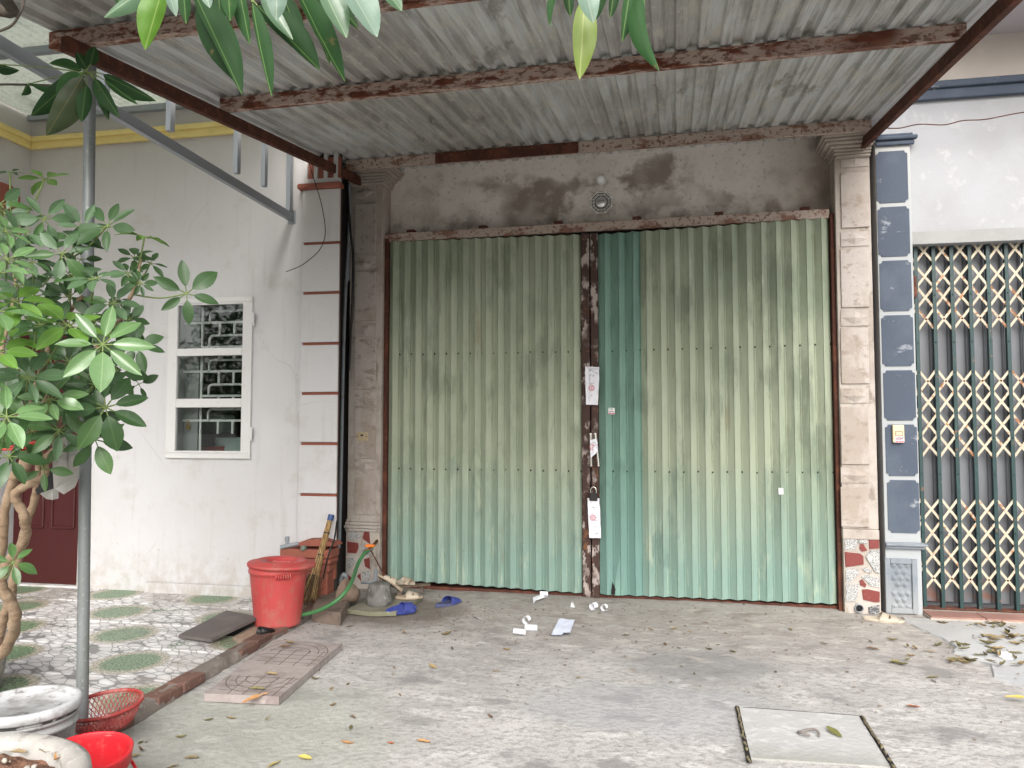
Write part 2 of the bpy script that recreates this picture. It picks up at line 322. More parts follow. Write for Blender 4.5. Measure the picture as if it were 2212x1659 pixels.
M['gategrey'] = mat('grey_gate_panel', (.115, .12, .13), .55, [('n', (3, 3, 1), 4, .45, .65, (.155, .165, .18), .7), ('n', 9, 5, .5, .62, (.17, .075, .05), .85, ('z', 0, 0, .3, .12, 0, 0))], bump=.1)
M['quarry'] = mat('red_step_tile', (.27, .15, .125), .65, [('n', 3, 4, .45, .65, (.38, .22, .18), .7), ('n', 40, 4, .5, .7, (.25, .12, .09), .5)], coords='obj', rand=.06, bump=.15)
M['maroon'] = mat('maroon_varnished_wood', (.05, .009, .009), .38, [('n', (30, 30, 3), 4, .45, .7, (.055, .009, .008), .7)], bump=.1)
M['glass'] = mat('window_glass', (.02, .022, .024), .03, spec=.6)
gm = M['glass'].node_tree; gb = gm.nodes['Principled BSDF']
gt = gm.nodes.new('ShaderNodeBsdfTransparent'); gs = gm.nodes.new('ShaderNodeBsdfGlossy'); gs.inputs['Roughness'].default_value = .02
fr = gm.nodes.new('ShaderNodeFresnel'); fr.inputs[0].default_value = 1.6; gx = gm.nodes.new('ShaderNodeMixShader')
gm.links.new(fr.outputs[0], gx.inputs[0]); gm.links.new(gt.outputs[0], gx.inputs[1]); gm.links.new(gs.outputs[0], gx.inputs[2])
gt.inputs[0].default_value = (.85, .88, .87, 1); gm.links.new(gx.outputs[0], gm.nodes['Material Output'].inputs[0])
M['trimwhite'] = mat('white_gloss_paint', (.60, .595, .59), .5, [('n', 20, 5, .58, .72, (.55, .52, .48), .6)], bump=.1)
M['grille'] = mat('white_grille_paint', (.78, .78, .76), .5)
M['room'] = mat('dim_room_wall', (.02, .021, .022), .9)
M['mint'] = mat('pale_mint_plastic', (.5, .62, .57), .5)
M['pvc'] = mat('grey_pvc', (.25, .275, .30), .45, [('n', 12, 5, .5, .68, (.17, .17, .165), .7)])
M['pvcpale'] = mat('pale_blue_pvc', (.34, .36, .43), .4, [('n', (8, 8, 2), 5, .5, .68, (.22, .22, .22), .7)])
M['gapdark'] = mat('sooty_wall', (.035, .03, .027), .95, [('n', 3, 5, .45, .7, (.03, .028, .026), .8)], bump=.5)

# patio tiles printed with pebbles and green grass ovals
m = mat('printed_pebble_tile', (.6, .6, .6), .38, spec=.45); M['pebble'] = m
N = m.node_tree.nodes; L = m.node_tree.links
def math_(op, a, b=None):
    n_ = N.new('ShaderNodeMath'); n_.operation = op
    for i, q in ((0, a), (1, b)):
        if q is None: continue
        if isinstance(q, (int, float)): n_.inputs[i].default_value = q
        else: L.new(q, n_.inputs[i])
    return n_.outputs[0]
def mixc(f, a, b):
    n_ = N.new('ShaderNodeMix'); n_.data_type = 'RGBA'; L.new(f, n_.inputs[0])
    for i, q in ((6, a), (7, b)):
        if isinstance(q, tuple): n_.inputs[i].default_value = lin(q)
        else: L.new(q, n_.inputs[i])
    return n_.outputs[2]
def ramp(v_, lo, hi):
    n_ = N.new('ShaderNodeMapRange'); n_.inputs[1].default_value = lo; n_.inputs[2].default_value = hi; L.new(v_, n_.inputs[0]); return n_.outputs[0]
def tex(kind, sc, det=3, vec=None, feat=None):
    n_ = N.new('ShaderNodeTexNoise' if kind == 'n' else 'ShaderNodeTexVoronoi'); n_.inputs['Scale'].default_value = sc
    if kind == 'n': n_.inputs['Detail'].default_value = det
    if feat: n_.feature = feat
    L.new(vec, n_.inputs['Vector']); return n_
pos = N.new('ShaderNodeNewGeometry').outputs['Position']
OVX, OVY, LX, LY = -3.381, -2.137, .97, 1.12
warp = tex('n', 3.5, 2, pos)
vm = N.new('ShaderNodeVectorMath'); vm.operation = 'MULTIPLY_ADD'; L.new(warp.outputs['Color'], vm.inputs[0]); vm.inputs[1].default_value = (.09, .09, 0); L.new(pos, vm.inputs[2])
vr = N.new('ShaderNodeVectorRotate'); vr.inputs['Angle'].default_value = R(25); L.new(vm.outputs[0], vr.inputs['Vector'])
st = N.new('ShaderNodeVectorMath'); st.operation = 'MULTIPLY'; L.new(vr.outputs[0], st.inputs[0]); st.inputs[1].default_value = (.70, 1.30, 0)
ve = tex('v', 13.5, vec=st.outputs[0], feat='DISTANCE_TO_EDGE'); vc = tex('v', 13.5, vec=st.outputs[0])
sepc = N.new('ShaderNodeSeparateColor'); L.new(vc.outputs['Color'], sepc.inputs[0])
stone = mixc(ramp(sepc.outputs[0], .1, .95), (.86, .85, .85), (.60, .575, .57))
stone = mixc(ramp(vc.outputs['Distance'], .25, .8), stone, (.58, .57, .57))
joint = math_('MULTIPLY', ramp(ve.outputs['Distance'], .012, .06), ramp(vc.outputs['Distance'], .84, .7))
peb = mixc(joint, (.21, .205, .205), stone)
tuft = math_('MULTIPLY', ramp(tex('n', 5, 2, pos).outputs['Fac'], .64, .68), ramp(tex('n', 60, 3, pos).outputs['Fac'], .45, .5))
peb = mixc(tuft, peb, (.07, .15, .07))
sx = N.new('ShaderNodeSeparateXYZ'); L.new(pos, sx.inputs[0])
def dist(ox, oy):
    q = []
    for c_, o_, l_ in ((sx.outputs[0], ox, LX), (sx.outputs[1], oy, LY)):
        f_ = math_('DIVIDE', math_('SUBTRACT', c_, o_), l_); f_ = math_('SUBTRACT', math_('FRACT', math_('ADD', f_, 100.5)), .5); q.append(math_('MULTIPLY', f_, l_))
    return math_('SQRT', math_('ADD', math_('MULTIPLY', q[0], q[0]), math_('MULTIPLY', q[1], q[1])))
dd = math_('MINIMUM', dist(OVX, OVY), dist(OVX + LX / 2, OVY + LY / 2))
fine = tex('n', 70, 4, pos).outputs['Fac']
dn = math_('ADD', dd, math_('MULTIPLY', math_('SUBTRACT', fine, .5), .10))
gr = mixc(ramp(fine, .38, .62), (.05, .10, .05), (.24, .35, .21))
strw = mixc(ramp(fine, .4, .6), (.26, .23, .17), (.56, .53, .44))
ov = mixc(ramp(dn, .165, .2), gr, strw)
allc = mixc(ramp(dn, .225, .245), ov, peb)
dirt = math_('MULTIPLY', ramp(tex('n', 1.6, 5, pos).outputs['Fac'], .42, .62), ramp(sx.outputs[1], -1.9, -.2))
allc = mixc(math_('MULTIPLY', dirt, .7), allc, (.25, .215, .175))
dirt2 = ramp(sx.outputs[0], -3.35, -2.85)
allc = mixc(math_('MULTIPLY', math_('MULTIPLY', dirt2, ramp(tex('n', 4, 5, pos).outputs['Fac'], .4, .6)), .55), allc, (.3, .24, .19))
L.new(allc, N['Principled BSDF'].inputs['Base Color'])

# ------------------------------------------------------------------ ground
mb = MB().add([(-90, -120, -.26), (90, -120, -.26), (90, 60, -.26), (-90, 60, -.26)], [(0, 1, 2, 3)])
obj('ground', mb, M['road'], loc=(0, 0, -.26), kind='structure')
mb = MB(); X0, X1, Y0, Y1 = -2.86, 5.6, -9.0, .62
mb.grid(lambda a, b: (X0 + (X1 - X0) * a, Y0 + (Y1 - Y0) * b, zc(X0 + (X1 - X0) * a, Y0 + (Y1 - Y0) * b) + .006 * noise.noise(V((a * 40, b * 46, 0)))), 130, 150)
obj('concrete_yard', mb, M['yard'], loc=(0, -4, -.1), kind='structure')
# newer cement skim in front of the folding gate, with a ragged broken edge
edge = [(1.93, .02), (1.90, -.12), (1.98, -.35), (2.05, -.62), (2.0, -.86), (2.12, -1.1), (2.06, -1.33), (2.2, -1.55), (2.15, -1.82), (2.24, -2.0), (2.2, -2.5), (2.32, -3.2), (2.3, -4.2), (2.4, -6), (2.4, -8.5)]
ed = []
for i in range(len(edge) - 1):
    for k in range(5):
        t = k / 5; x = edge[i][0] * (1 - t) + edge[i + 1][0] * t; y = edge[i][1] * (1 - t) + edge[i + 1][1] * t
        ed.append((x + .03 * noise.noise(V((x * 9, y * 9, 1))), y))
mb = MB(); vs, fs = [], []
for i, (x, y) in enumerate(ed):
    for k in range(9):
        t = k / 8; xx = x + (5.5 - x) * t ** 1.6
        vs.append((xx, y, zc(xx, y) + .012 + .004 * noise.noise(V((xx * 3, y * 3, 9)))))
    vs.append((x - .012, y, zc(x, y) - .004))
for i in range(len(ed) - 1):
    for k in range(8): a = i * 10 + k; b = a + 10; fs.append((b, b + 1, a + 1, a))
    fs.append((i * 10 + 9, (i + 1) * 10 + 9, (i + 1) * 10, i * 10))
mb.add(vs, fs)
obj('cement_pavement', mb, M['apron'], kind='structure')
# tiled patio: a bed and one piece per tile
pf = obj('patio_floor', MB().box((-6.9, -6.0, -.24), (-2.93, .0, -.035)), M['mortar'], loc=(-4.5, -2.5, -.2), kind='structure')
TW, TH = LX / 2, LY / 2
tm = MB().box((-TW / 2 + .0012, -TH / 2 + .0012, -.03), (TW / 2 - .0012, TH / 2 - .0012, 0), .0015).mesh('tile', M['pebble'])
for i in range(-7, 1):
    for j in range(-5, 5):
        x = OVX + i * TW; y = OVY + j * TH
        if x - TW / 2 < -6.6 or y + TH / 2 > .2: continue
        piece('tile', tm, pf, T((x, y, zf(x, y) + rnd.uniform(-.0008, .0008))) @ Matrix.Rotation(rnd.uniform(-.004, .004), 4, 'X'))
# the tiles that the kerb side cuts short
tm2 = MB().box((-TW / 2 + .0012, -TH / 2 + .0012, -.03), (.06, TH / 2 - .0012, 0), .0015).mesh('cut_tile', M['pebble'])
for j in range(-5, 5):
    x = OVX + TW; y = OVY + j * TH
    if y + TH / 2 > .2: continue
    piece('tile', tm2, pf, T((x, y, zf(x, y))))
# kerb: bricks bedded in mortar
kb = MB()
def kerb_top(y): return zf(-2.8, y) + .022
n_ = 46
def kfn(a, b):
    y = -.55 - 3.5 * b; prof = [(-2.885, -.03), (-2.89, .015), (-2.87, .03), (-2.80, .032), (-2.768, .022), (-2.752, -.005), (-2.742, -.12)]
    t = a * 6; i = min(int(t), 5); f_ = t - i; px = prof[i][0] * (1 - f_) + prof[i + 1][0] * f_; pz = prof[i][1] * (1 - f_) + prof[i + 1][1] * f_
    nn = noise.noise(V((y * 5, a * 3, 0))) * .012 + noise.noise(V((y * 17, a * 9, 4))) * .007
    return (px + nn, y, zf(-2.8, y) + pz - .012 + nn)
kb.grid(kfn, 18, 120)
M['kerb'] = mat('dirty_kerb_mortar', (.20, .17, .15), .92, [('n', 7, 5, .46, .64, (.11, .09, .075), .8), ('n', 14, 5, .55, .68, (.32, .29, .26), .7)], bump=.8, bscale=40)
M['brick'] = mat('old_red_brick', (.17, .09, .07), .92, [('n', 14, 5, .45, .64, (.14, .08, .065), .8), ('n', 30, 4, .58, .7, (.3, .25, .22), .6)], coords='obj', rand=.25, bump=.7, bscale=50)
kerb = obj('kerb', kb, M['kerb'], loc=(-2.82, -2, -.05), kind='structure')
brm = MB().box((-.062, -.105, -.03), (.062, .105, .03), .008).mesh('brick', M['brick'])
for k in range(15):
    y = -.68 - .215 * k
    if k in (1, 2, 6, 7, 10, 12, 13): continue
    piece('brick', brm, kerb, T((-2.808 + rnd.uniform(-.008, .008), y, kerb_top(y) - .028 + rnd.uniform(-.005, .004))) @ Matrix.Rotation(rnd.uniform(-.06, .06), 4, 'Z') @ Matrix.Rotation(rnd.uniform(-.03, .03), 4, 'Y'))

# ------------------------------------------------------------------ white house
HY = -.3
H = empty('white_house', (-4.6, HY, 0), 'white plastered house with a yellow moulding, barred window and maroon door', 'house')
wx0, wx1, wz0, wz1 = -4.40, -3.655, 1.285, 2.665       # window opening
dx0, dx1, dz1 = -6.12, -5.365, 2.45                    # door opening
QX0, QX1 = -3.115, -2.755
mb = MB()
for a, b in (((dx1, HY, -.2), (wx0, .0, 6)), ((wx0, HY, -.2), (wx1, .0, wz0)), ((wx0, HY, wz1), (wx1, .0, 6)), ((wx1, HY, -.2), (-3.0, .0, 6)), ((dx0 - .02, HY, dz1), (dx1, .0, 6)), ((-6.35, HY, -.2), (dx0 - .02, .0, 6))): mb.box(a, b)
mb.box((-6.35, -2.2, -.2), (-6.14, HY - .002, 6))       # wall coming forward beside the door
mb.box((-6.138, -2.15, 3.0), (-6.02, HY - .003, 6))
obj('wall', mb, M['white'], H)
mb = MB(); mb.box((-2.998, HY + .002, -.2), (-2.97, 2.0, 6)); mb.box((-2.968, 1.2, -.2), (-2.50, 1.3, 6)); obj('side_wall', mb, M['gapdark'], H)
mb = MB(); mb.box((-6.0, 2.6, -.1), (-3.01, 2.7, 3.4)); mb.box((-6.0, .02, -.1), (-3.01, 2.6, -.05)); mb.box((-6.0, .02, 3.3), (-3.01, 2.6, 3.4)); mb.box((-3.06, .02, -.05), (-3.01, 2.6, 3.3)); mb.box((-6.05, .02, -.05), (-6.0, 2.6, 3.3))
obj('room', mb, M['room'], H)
mb = MB().box((-6.02, HY - .045, 4.235), (-3.0, HY - .002, 4.355), .012); mb.box((-6.02, HY - .07, 4.30), (-3.0, HY - .047, 4.35), .008); mb.box((-6.0185, -2.15, 4.235), (-5.975, HY - .05, 4.355), .012); mb.box((-5.974, -2.15, 4.30), (-5.95, HY - .075, 4.35), .008)
obj('moulding', mb, M['yellow'], H)
mb = MB().prism([(-6.018, -.62 - .17 * math.cos(k * math.pi / 4 + .39), 4.0 - .34 + .15 * math.sin(k * math.pi / 4 + .39)) for k in range(8)], (.05, 0, 0)); obj('red_plaque', mb, M['redbrown'], H)
a = aY(270, 1268, HY); mb = MB().box((-4.62, HY - .055, -.05), (-3.2, HY - .002, .105), .01); obj('plinth', mb, M['white'], H)
mb = MB().box((dx0 - .02, HY - .02, -.05), (dx1 + .06, HY + .2, .028), .006); obj('doorstep', mb, M['white'], H)
# door with raised and arched mouldings
dY = HY + .045
dr = obj('door', MB().box((dx0, dY, .03), (dx1, dY + .05, dz1)), M['maroon'], H)
cx = (dx0 + dx1) / 2
def dm(pts, r=.016): obj('door_moulding', MB().tube(smooth_path(pts, 5), r, 8), M['maroon'], dr)
Ud = [(cx - .155, dY, 1.55), (cx - .155, dY, 1.18), (cx - .14, dY, 1.07), (cx - .08, dY, .995), (cx, dY, .97), (cx + .08, dY, .995), (cx + .14, dY, 1.07), (cx + .155, dY, 1.18), (cx + .155, dY, 1.55)]
dm(Ud, .018)
for s in (-1, 1):
    dm([(cx + s * .05, dY, .56), (cx + s * .05, dY, .80), (cx + s * .08, dY, .89), (cx + s * .16, dY, .95), (cx + s * .2, dY, 1.03), (cx + s * .29, dY, 1.04)])
    dm([(cx + s * .29, dY, 1.04), (cx + s * .29, dY, .8), (cx + s * .29, dY, .56)]); dm([(cx + s * .29, dY, .56), (cx + s * .17, dY, .56), (cx + s * .05, dY, .56)])
    dm([(cx + s * .29, dY, 1.15), (cx + s * .29, dY, 1.4), (cx + s * .29, dY, 1.6)]); dm([(cx + s * .29, dY, 1.15), (cx + s * .24, dY, 1.15), (cx + s * .2, dY, 1.17)])
    dm([(cx + s * .29, dY, 1.7), (cx + s * .29, dY, 2.0), (cx + s * .29, dY, 2.3)]); dm([(cx + s * .29, dY, 2.3), (cx, dY, 2.34), (cx - s * .01, dY, 2.34)])
for z in (.78, 1.55):
    obj('door_hinge', MB().box((dx1 - .015, dY - .012, z), (dx1 + .02, dY - .001, z + .12), .004), M['trimwhite'], dr)
obj('door_bolt', MB().tube([(dx1 - .16, dY - .03, 1.64), (dx1 - .02, dY - .03, 1.68)], .011, 8), mat('pink_enamel', (.6, .25, .25), .4), dr)
# quoin pilaster: white blocks over red-brown grooves
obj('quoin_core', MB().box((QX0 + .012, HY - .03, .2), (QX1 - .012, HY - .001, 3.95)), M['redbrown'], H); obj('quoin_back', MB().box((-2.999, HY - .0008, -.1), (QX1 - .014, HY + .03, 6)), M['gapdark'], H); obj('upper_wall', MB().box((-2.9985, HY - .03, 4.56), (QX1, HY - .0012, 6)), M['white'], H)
zs = [aY(658, y, HY - .04).z for y in (412, 525, 632, 741, 848, 956, 1066)] + [.50]
for i in range(7):
    obj('quoin_block', MB().box((QX0, HY - .055, zs[i + 1] + (.004 if i < 6 else 0)), (QX1, HY - .0315, zs[i] - .022 if i else zs[i]), .006), M['white'], H)
zt = zs[0]
obj('quoin_ledge', MB().box((QX0 - .035, HY - .10, zt), (QX1 + .02, HY - .002, zt + .05), .015), M['redbrown'], H)
mb = MB().box((QX0 + .01, HY - .05, zt + .052), (QX1 - .01, HY - .002, zt + .10))
for k in range(4): x = QX0 + .01 + k * .095; mb.box((x, HY - .05, zt + .101), (x + .035, HY - .002, zt + .36))
mb.box((QX0 + .01, HY - .05, zt + .361), (QX1 - .01, HY - .002, zt + .5)); obj('vent_block', mb, M['white'], H)
# red-brown pedestal under the quoin, with rough pebble relief
mb = MB().box((QX0 - .09, HY - .2, .40), (QX1 + .015, HY - .002, .475), .012); mb.box((QX0 - .085, HY - .19, .345), (QX1 + .01, HY - .002, .399), .02)
mb.box((QX0 - .05, HY - .165, .28), (QX1 - .01, HY - .002, .344), .012); mb.box((QX0 - .03, HY - .15, -.03), (QX1 - .03, HY - .002, .279), .01)
mb.prism([aY(x, y, HY - .17) for x, y in ((632, 1180), (645, 1172), (662, 1166), (695, 1165), (716, 1172), (724, 1180))], (0, .16, 0))
ped = obj('pedestal', mb, M['redbrown'], H)
mb = MB()
for k in range(70):
    x = rnd.uniform(QX0, QX1 - .06); z = rnd.uniform(.0, .25); r = rnd.uniform(.010, .02)
    mb.lathe([(0, -r * .2), (r, 0), (r * .75, r * .5), (0, r * .8)], (x, HY - .151, z), 7, Matrix.Rotation(R(90), 4, 'X'))
obj('pebble_relief', mb, M['redbrown'], ped, kind='stuff')
# window
wn = obj('window', MB().box((wx0 - .055, HY - .03, wz0 - .05), (wx1 + .055, HY - .002, wz0), .004), M['trimwhite'], H)
def wz(y, x=465): return aY(x, y, HY - .02).z
rows = [(658, 752), (768, 861), (880, 974)]
gx0, gx1 = wx0 + .045, wx1 - .04
fb = MB(); fy0, fy1 = HY - .028, HY + .02
tops = [wz(a_) for a_, b_ in rows]; bots = [wz(b_) for a_, b_ in rows]
fb.box((wx0 - .053, fy0, wz0 + .001), (gx0, fy1, wz1), .004); fb.box((gx1, fy0, wz0 + .001), (wx1 + .053, fy1, wz1), .004)
fb.box((wx0 - .053, fy0, wz1 + .0005), (wx1 + .053, fy1, wz1 + .045), .004)
fb.box((gx0 + .0005, fy0, tops[0]), (gx1 - .0005, fy1, wz1 - .0005), .004)
for k in (0, 1): fb.box((gx0 + .0005, fy0, tops[k + 1]), (gx1 - .0005, fy1, bots[k]), .004)
fb.box((gx0 + .0005, fy0, wz0 + .0015), (gx1 - .0005, fy1, bots[2]), .004)
obj('sash', fb, M['trimwhite'], wn)
for k in range(3): obj('pane', MB().box((gx0 - .004, HY - .006, bots[k] - .004), (gx1 + .004, HY - .003, tops[k] + .004)), M['glass'], wn)
for y in (690, 935):
    z = wz(y); obj('window_hinge', MB().box((wx1 + .035, HY - .036, z - .05), (wx1 + .07, HY - .029, z + .05), .003).tube([(wx1 + .07, HY - .034, z - .07), (wx1 + .07, HY - .034, z + .05)], .009, 8), M['trimwhite'], wn)
gb_ = MB(); gy = HY + .14; bt = .0105
x1_, x2_, xa, xb = wx0 + .19, wx1 - .03, wx0 + .27, wx1 - .115
for x in (x1_, x2_): gb_.box((x - bt, gy, wz0), (x + bt, gy + .012, wz1))
step = (wz(688) - wz(742))
for k in range(6):
    zb = wz(691) - k * step + step
    gb_.box((x1_ - (.2 if k % 2 else 0), gy + .002, zb - bt), (x2_, gy + .014, zb + bt))
    h = step * .46
    gb_.tube([(xa, gy, zb), (xa, gy, zb + h - .03), (xa + .012, gy, zb + h - .008), (xa + .035, gy, zb + h), (xb - .035, gy, zb + h), (xb - .012, gy, zb + h - .008), (xb, gy, zb + h - .03), (xb, gy, zb)], .012, 6)
    for x in (xa + .10, xb - .11): gb_.box((x - bt, gy + .001, zb - step * .54), (x + bt, gy + .013, zb - bt))
obj('grille', gb_, M['grille'], wn)
obj('reveal_board', MB().box((wx0 - .03, HY + .16, wz0), (wx0 + .15, HY + .2, wz1)), mat('grey_reveal', (.33, .34, .34), .8), wn)
# things stored inside, seen through the lowest pane
p = aY(448, 915, .35); mb = MB().box(p + V((-.17, 0, -.10)), p + V((.17, .25, .09)), .03)
for k in range(6): mb.box(p + V((-.15, -.004, -.06 + k * .022)), p + V((.02, .002, -.052 + k * .022)))
obj('appliance_box', mb, M['mint'], label='mint green louvred box hanging behind the lowest window pane', cat='box')
p = aY(500, 958, .3); obj('storage_tub', MB().box(p + V((-.19, 0, -.3)), p + V((.2, .3, .06)), .02), M['mint'], label='pale green plastic tub standing low behind the window bars', cat='tub')
p = aY(462, 968, .3); obj('red_basin', MB().lathe([(.05, -.3), (.10, -.1), (.12, .02), (.11, .02), (.09, -.1)], p, 20), mat('red_basin_plastic', (.45, .06, .03), .5), label='small red basin behind the lowest window pane', cat='basin')
p = aY(405, 915, HY + .12); lk = obj('brass_padlock', MB().box(p + V((-.018, 0, -.055)), p + V((.018, .014, -.01)), .004).tube([p + V((-.012, .007, -.012)), p + V((-.012, .007, .02)), p + V((0, .007, .032)), p + V((.012, .007, .02)), p + V((.012, .007, -.012))], .004, 6), mat('brass', (.55, .36, .12), .35, metal=.9), label='brass padlock hanging on the window bars', cat='padlock')
# ------------------------------------------------------------------ shop front
S = empty('shop_building', SH(0, 0, 0), 'narrow shop house with a stained plaster wall over a green corrugated metal door', 'building')
PV = -.15                                                  # front plane of the two pillars
uL0, uL1 = su(751, 1000, PV)[0], su(824, 800, PV)[0]
uR0, uR1 = su(1810, 700, PV)[0], su(1886, 700, PV)[0] + .004
zD = su(1283, 498, -.085)[1]
mb = MB(); SB((uL0, .06, zD + .05), (uR1, .35, 6.2), mb=mb); SB((uL0, .06, -.2), (uL1 - .02, .35, zD + .048), mb=mb); SB((uR0 + .02, .06, -.2), (uR1, .35, zD + .048), mb=mb)
obj('wall', mb, M['plaster'], S)
obj('door_backing', SB((uL1 - .019, .2, -.1), (uR0 + .019, .24, zD + .047)), M['dark'], S)
obj('threshold', SB((uL1, -.05, -.1), (uR0, .19, .022), .01), M['darkrust'], S)
def panels(pl_, x0, x1, spans, diam, vplane):
    for ya, yb in spans:
        zb_, zt_ = su((x0 + x1) / 2, yb, vplane)[1], su((x0 + x1) / 2, ya, vplane)[1]
        ua, ub = su(x0, (ya + yb) / 2, vplane)[0], su(x1, (ya + yb) / 2, vplane)[0]
        o = obj('render_panel', SB((ua, vplane - .014, zb_), (ub, vplane - .001, zt_), .004), M['render_panel'], pl_)
    for ya, yb in diam:
        zb_, zt_ = su((x0 + x1) / 2, yb, vplane)[1], su((x0 + x1) / 2, ya, vplane)[1]
        ua, ub = su(x0, (ya + yb) / 2, vplane)[0], su(x1, (ya + yb) / 2, vplane)[0]
        mb = MB(); SB((ua, vplane - .008, zb_), (ub, vplane - .001, zt_), mb=mb)
        um, zm, e_ = (ua + ub) / 2, (zb_ + zt_) / 2, .008
        q = [(ua + e_, zm), (um, zt_ - e_), (ub - e_, zm), (um, zb_ + e_)]
        vs = [SH(u, vplane - .0085, z) for u, z in q] + [SH(um, vplane - .03, zm)]
        mb.add(vs, [(0, 1, 4), (1, 2, 4), (2, 3, 4), (3, 0, 4)]); obj('diamond_panel', mb, M['render_panel'], pl_)
def stones(pl_, polys, ox, oy, s, vplane):
    for m_, pts in polys:
        q = [su(ox + x * s, oy + y * s, vplane) for x, y in pts]; e_ = rnd.uniform(.006, .012)
        obj('stone', MB().prism([SH(u, vplane, z) for u, z in q], EV * -e_, .96), M[m_], pl_)
# pillar beside the white house
zl = su(790, 1148, PV)[1]
mb = MB(); SB((uL0, PV, zl), (uL1, .058, 3.86), .006, mb); SB((uL0 - .005, PV - .012, -.1), (uL1 + .0, .057, zl - .001), .006, mb)
PL = obj('pillar', mb, M['pillar'], S)
panels(PL, 767, 813, [(441, 546), (587, 693), (734, 841), (882, 991), (1031, 1112)], [(401, 430), (554, 584), (699, 728), (848, 876), (998, 1026)], PV)
mb = MB()
for i, (z0, z1, o_) in enumerate(((zl + .0, zl + .03, .03), (zl + .031, zl + .06, .045), (zl + .061, zl + .09, .03), (zl + .091, zl + .11, .015))): SB((uL0 - .3 * o_, PV - o_, z0), (uL1 + .4 * o_, PV - .001, z1), .008, mb)
obj('base_moulding', mb, M['pillar'], PL)
def capital(pl_, u0, u1, z0, flip):
    mb = MB()
    for i in range(7):
        o_ = (.0, .012, .02, .05, .085, .10, .12)[i]; h = .024
        SB((u0 - (o_ if flip > 0 else .2 * o_), PV - .05 - o_, z0 + i * h), (u1 + (o_ if flip < 0 else .2 * o_), .057 if i else .056, z0 + (i + 1) * h - .001), .008, mb)
    obj('capital', mb, M['pillar'], pl_)
capital(PL, uL0 + .0, uL1 + .02, 3.861, -1)
st = PV - .012
stones(PL, [('granite', [(1065, 300), (1150, 300), (1180, 345), (1160, 375), (1080, 370)]), ('redstone', [(1210, 310), (1255, 300), (1265, 415), (1200, 370)]),
    ('redstone', [(1065, 392), (1160, 405), (1165, 440), (1145, 495), (1067, 490)]), ('granite', [(1067, 540), (1120, 530), (1135, 560), (1100, 620), (1070, 650)]),
    ('redstone', [(1210, 545), (1258, 530), (1262, 630), (1222, 610)]), ('granite', [(1195, 650), (1262, 645), (1262, 725), (1195, 730)]),
    ('redstone', [(1067, 680), (1115, 710), (1067, 745)]), ('granite', [(1180, 420), (1262, 440), (1258, 515), (1190, 520)]), ('redstone', [(1150, 690), (1180, 665), (1185, 735)])], 483.9, 1071.5, .25, st)
# pillar beside the blue-grey house
zr, zr2 = su(1850, 1165, PV)[1], su(1850, 1143, PV)[1]
mb = MB(); SB((uR0, PV, zr2 + .001), (uR1, .058, 3.86), .006, mb); SB((uR0, PV - .012, -.1), (uR1, .057, zr), .006, mb)
PR = obj('pillar', mb, M['pillar'], S)
obj('base_moulding', SB((uR0 - .004, PV - .02, zr + .001), (uR1, .057, zr2), .008), M['pillar'], PR)
panels(PR, 1816, 1876, [(373, 492), (539, 664), (708, 829), (879, 1003), (1052, 1138)], [(330, 361), (501, 532), (669, 704), (839, 871), (1010, 1043)], PV)
capital(PR, uR0, uR1, 3.80, 1)
stones(PR, [('granite', [(140, 1072), (215, 1072), (238, 1090), (215, 1145), (142, 1150)]), ('granite', [(232, 1075), (300, 1075), (303, 1090), (285, 1105), (240, 1095)]),
    ('redstone', [(310, 1078), (380, 1075), (380, 1135), (312, 1140)]), ('redstone', [(248, 1105), (272, 1108), (300, 1150), (262, 1160), (243, 1135)]),
    ('redstone', [(142, 1160), (250, 1172), (272, 1190), (275, 1248), (148, 1266)]), ('granite', [(285, 1190), (320, 1150), (384, 1148), (384, 1312), (350, 1300)]),
    ('granite', [(148, 1280), (215, 1274), (245, 1287), (240, 1310), (190, 1373), (148, 1374)]), ('granite', [(265, 1277), (300, 1265), (340, 1303), (285, 1299)]),
    ('granite', [(257, 1330), (290, 1318), (384, 1342), (384, 1408), (320, 1395), (285, 1355)]), ('redstone', [(245, 1360), (265, 1347), (293, 1385), (285, 1405), (250, 1390)]),
    ('granite', [(150, 1387), (238, 1382), (238, 1440), (222, 1500), (150, 1505)]), ('redstone', [(260, 1420), (300, 1417), (386, 1436), (384, 1508), (350, 1508), (270, 1490)]),
    ('darkgranite', [(305, 1540), (382, 1525), (386, 1580), (380, 1605), (310, 1610)])], 1780, 829.5, .3126, st)
u, z = su(1855, 1313, st); obj('drain_pipe', MB().lathe([(.028, .015), (.034, .015), (.034, -.02), (.028, -.02)], SH(u, st - .01, z), 20, Matrix.Rotation(R(90), 4, 'X'), closed=True), M['pvc'], PR); obj('pipe_mouth_shade', MB().lathe([(.0, -.004), (.028, -.004), (.028, -.003), (0, -.003)], SH(u, st - .01, z), 20, Matrix.Rotation(R(90), 4, 'X')), M['dark'], PR)  # black disc painted in for the shade inside the pipe
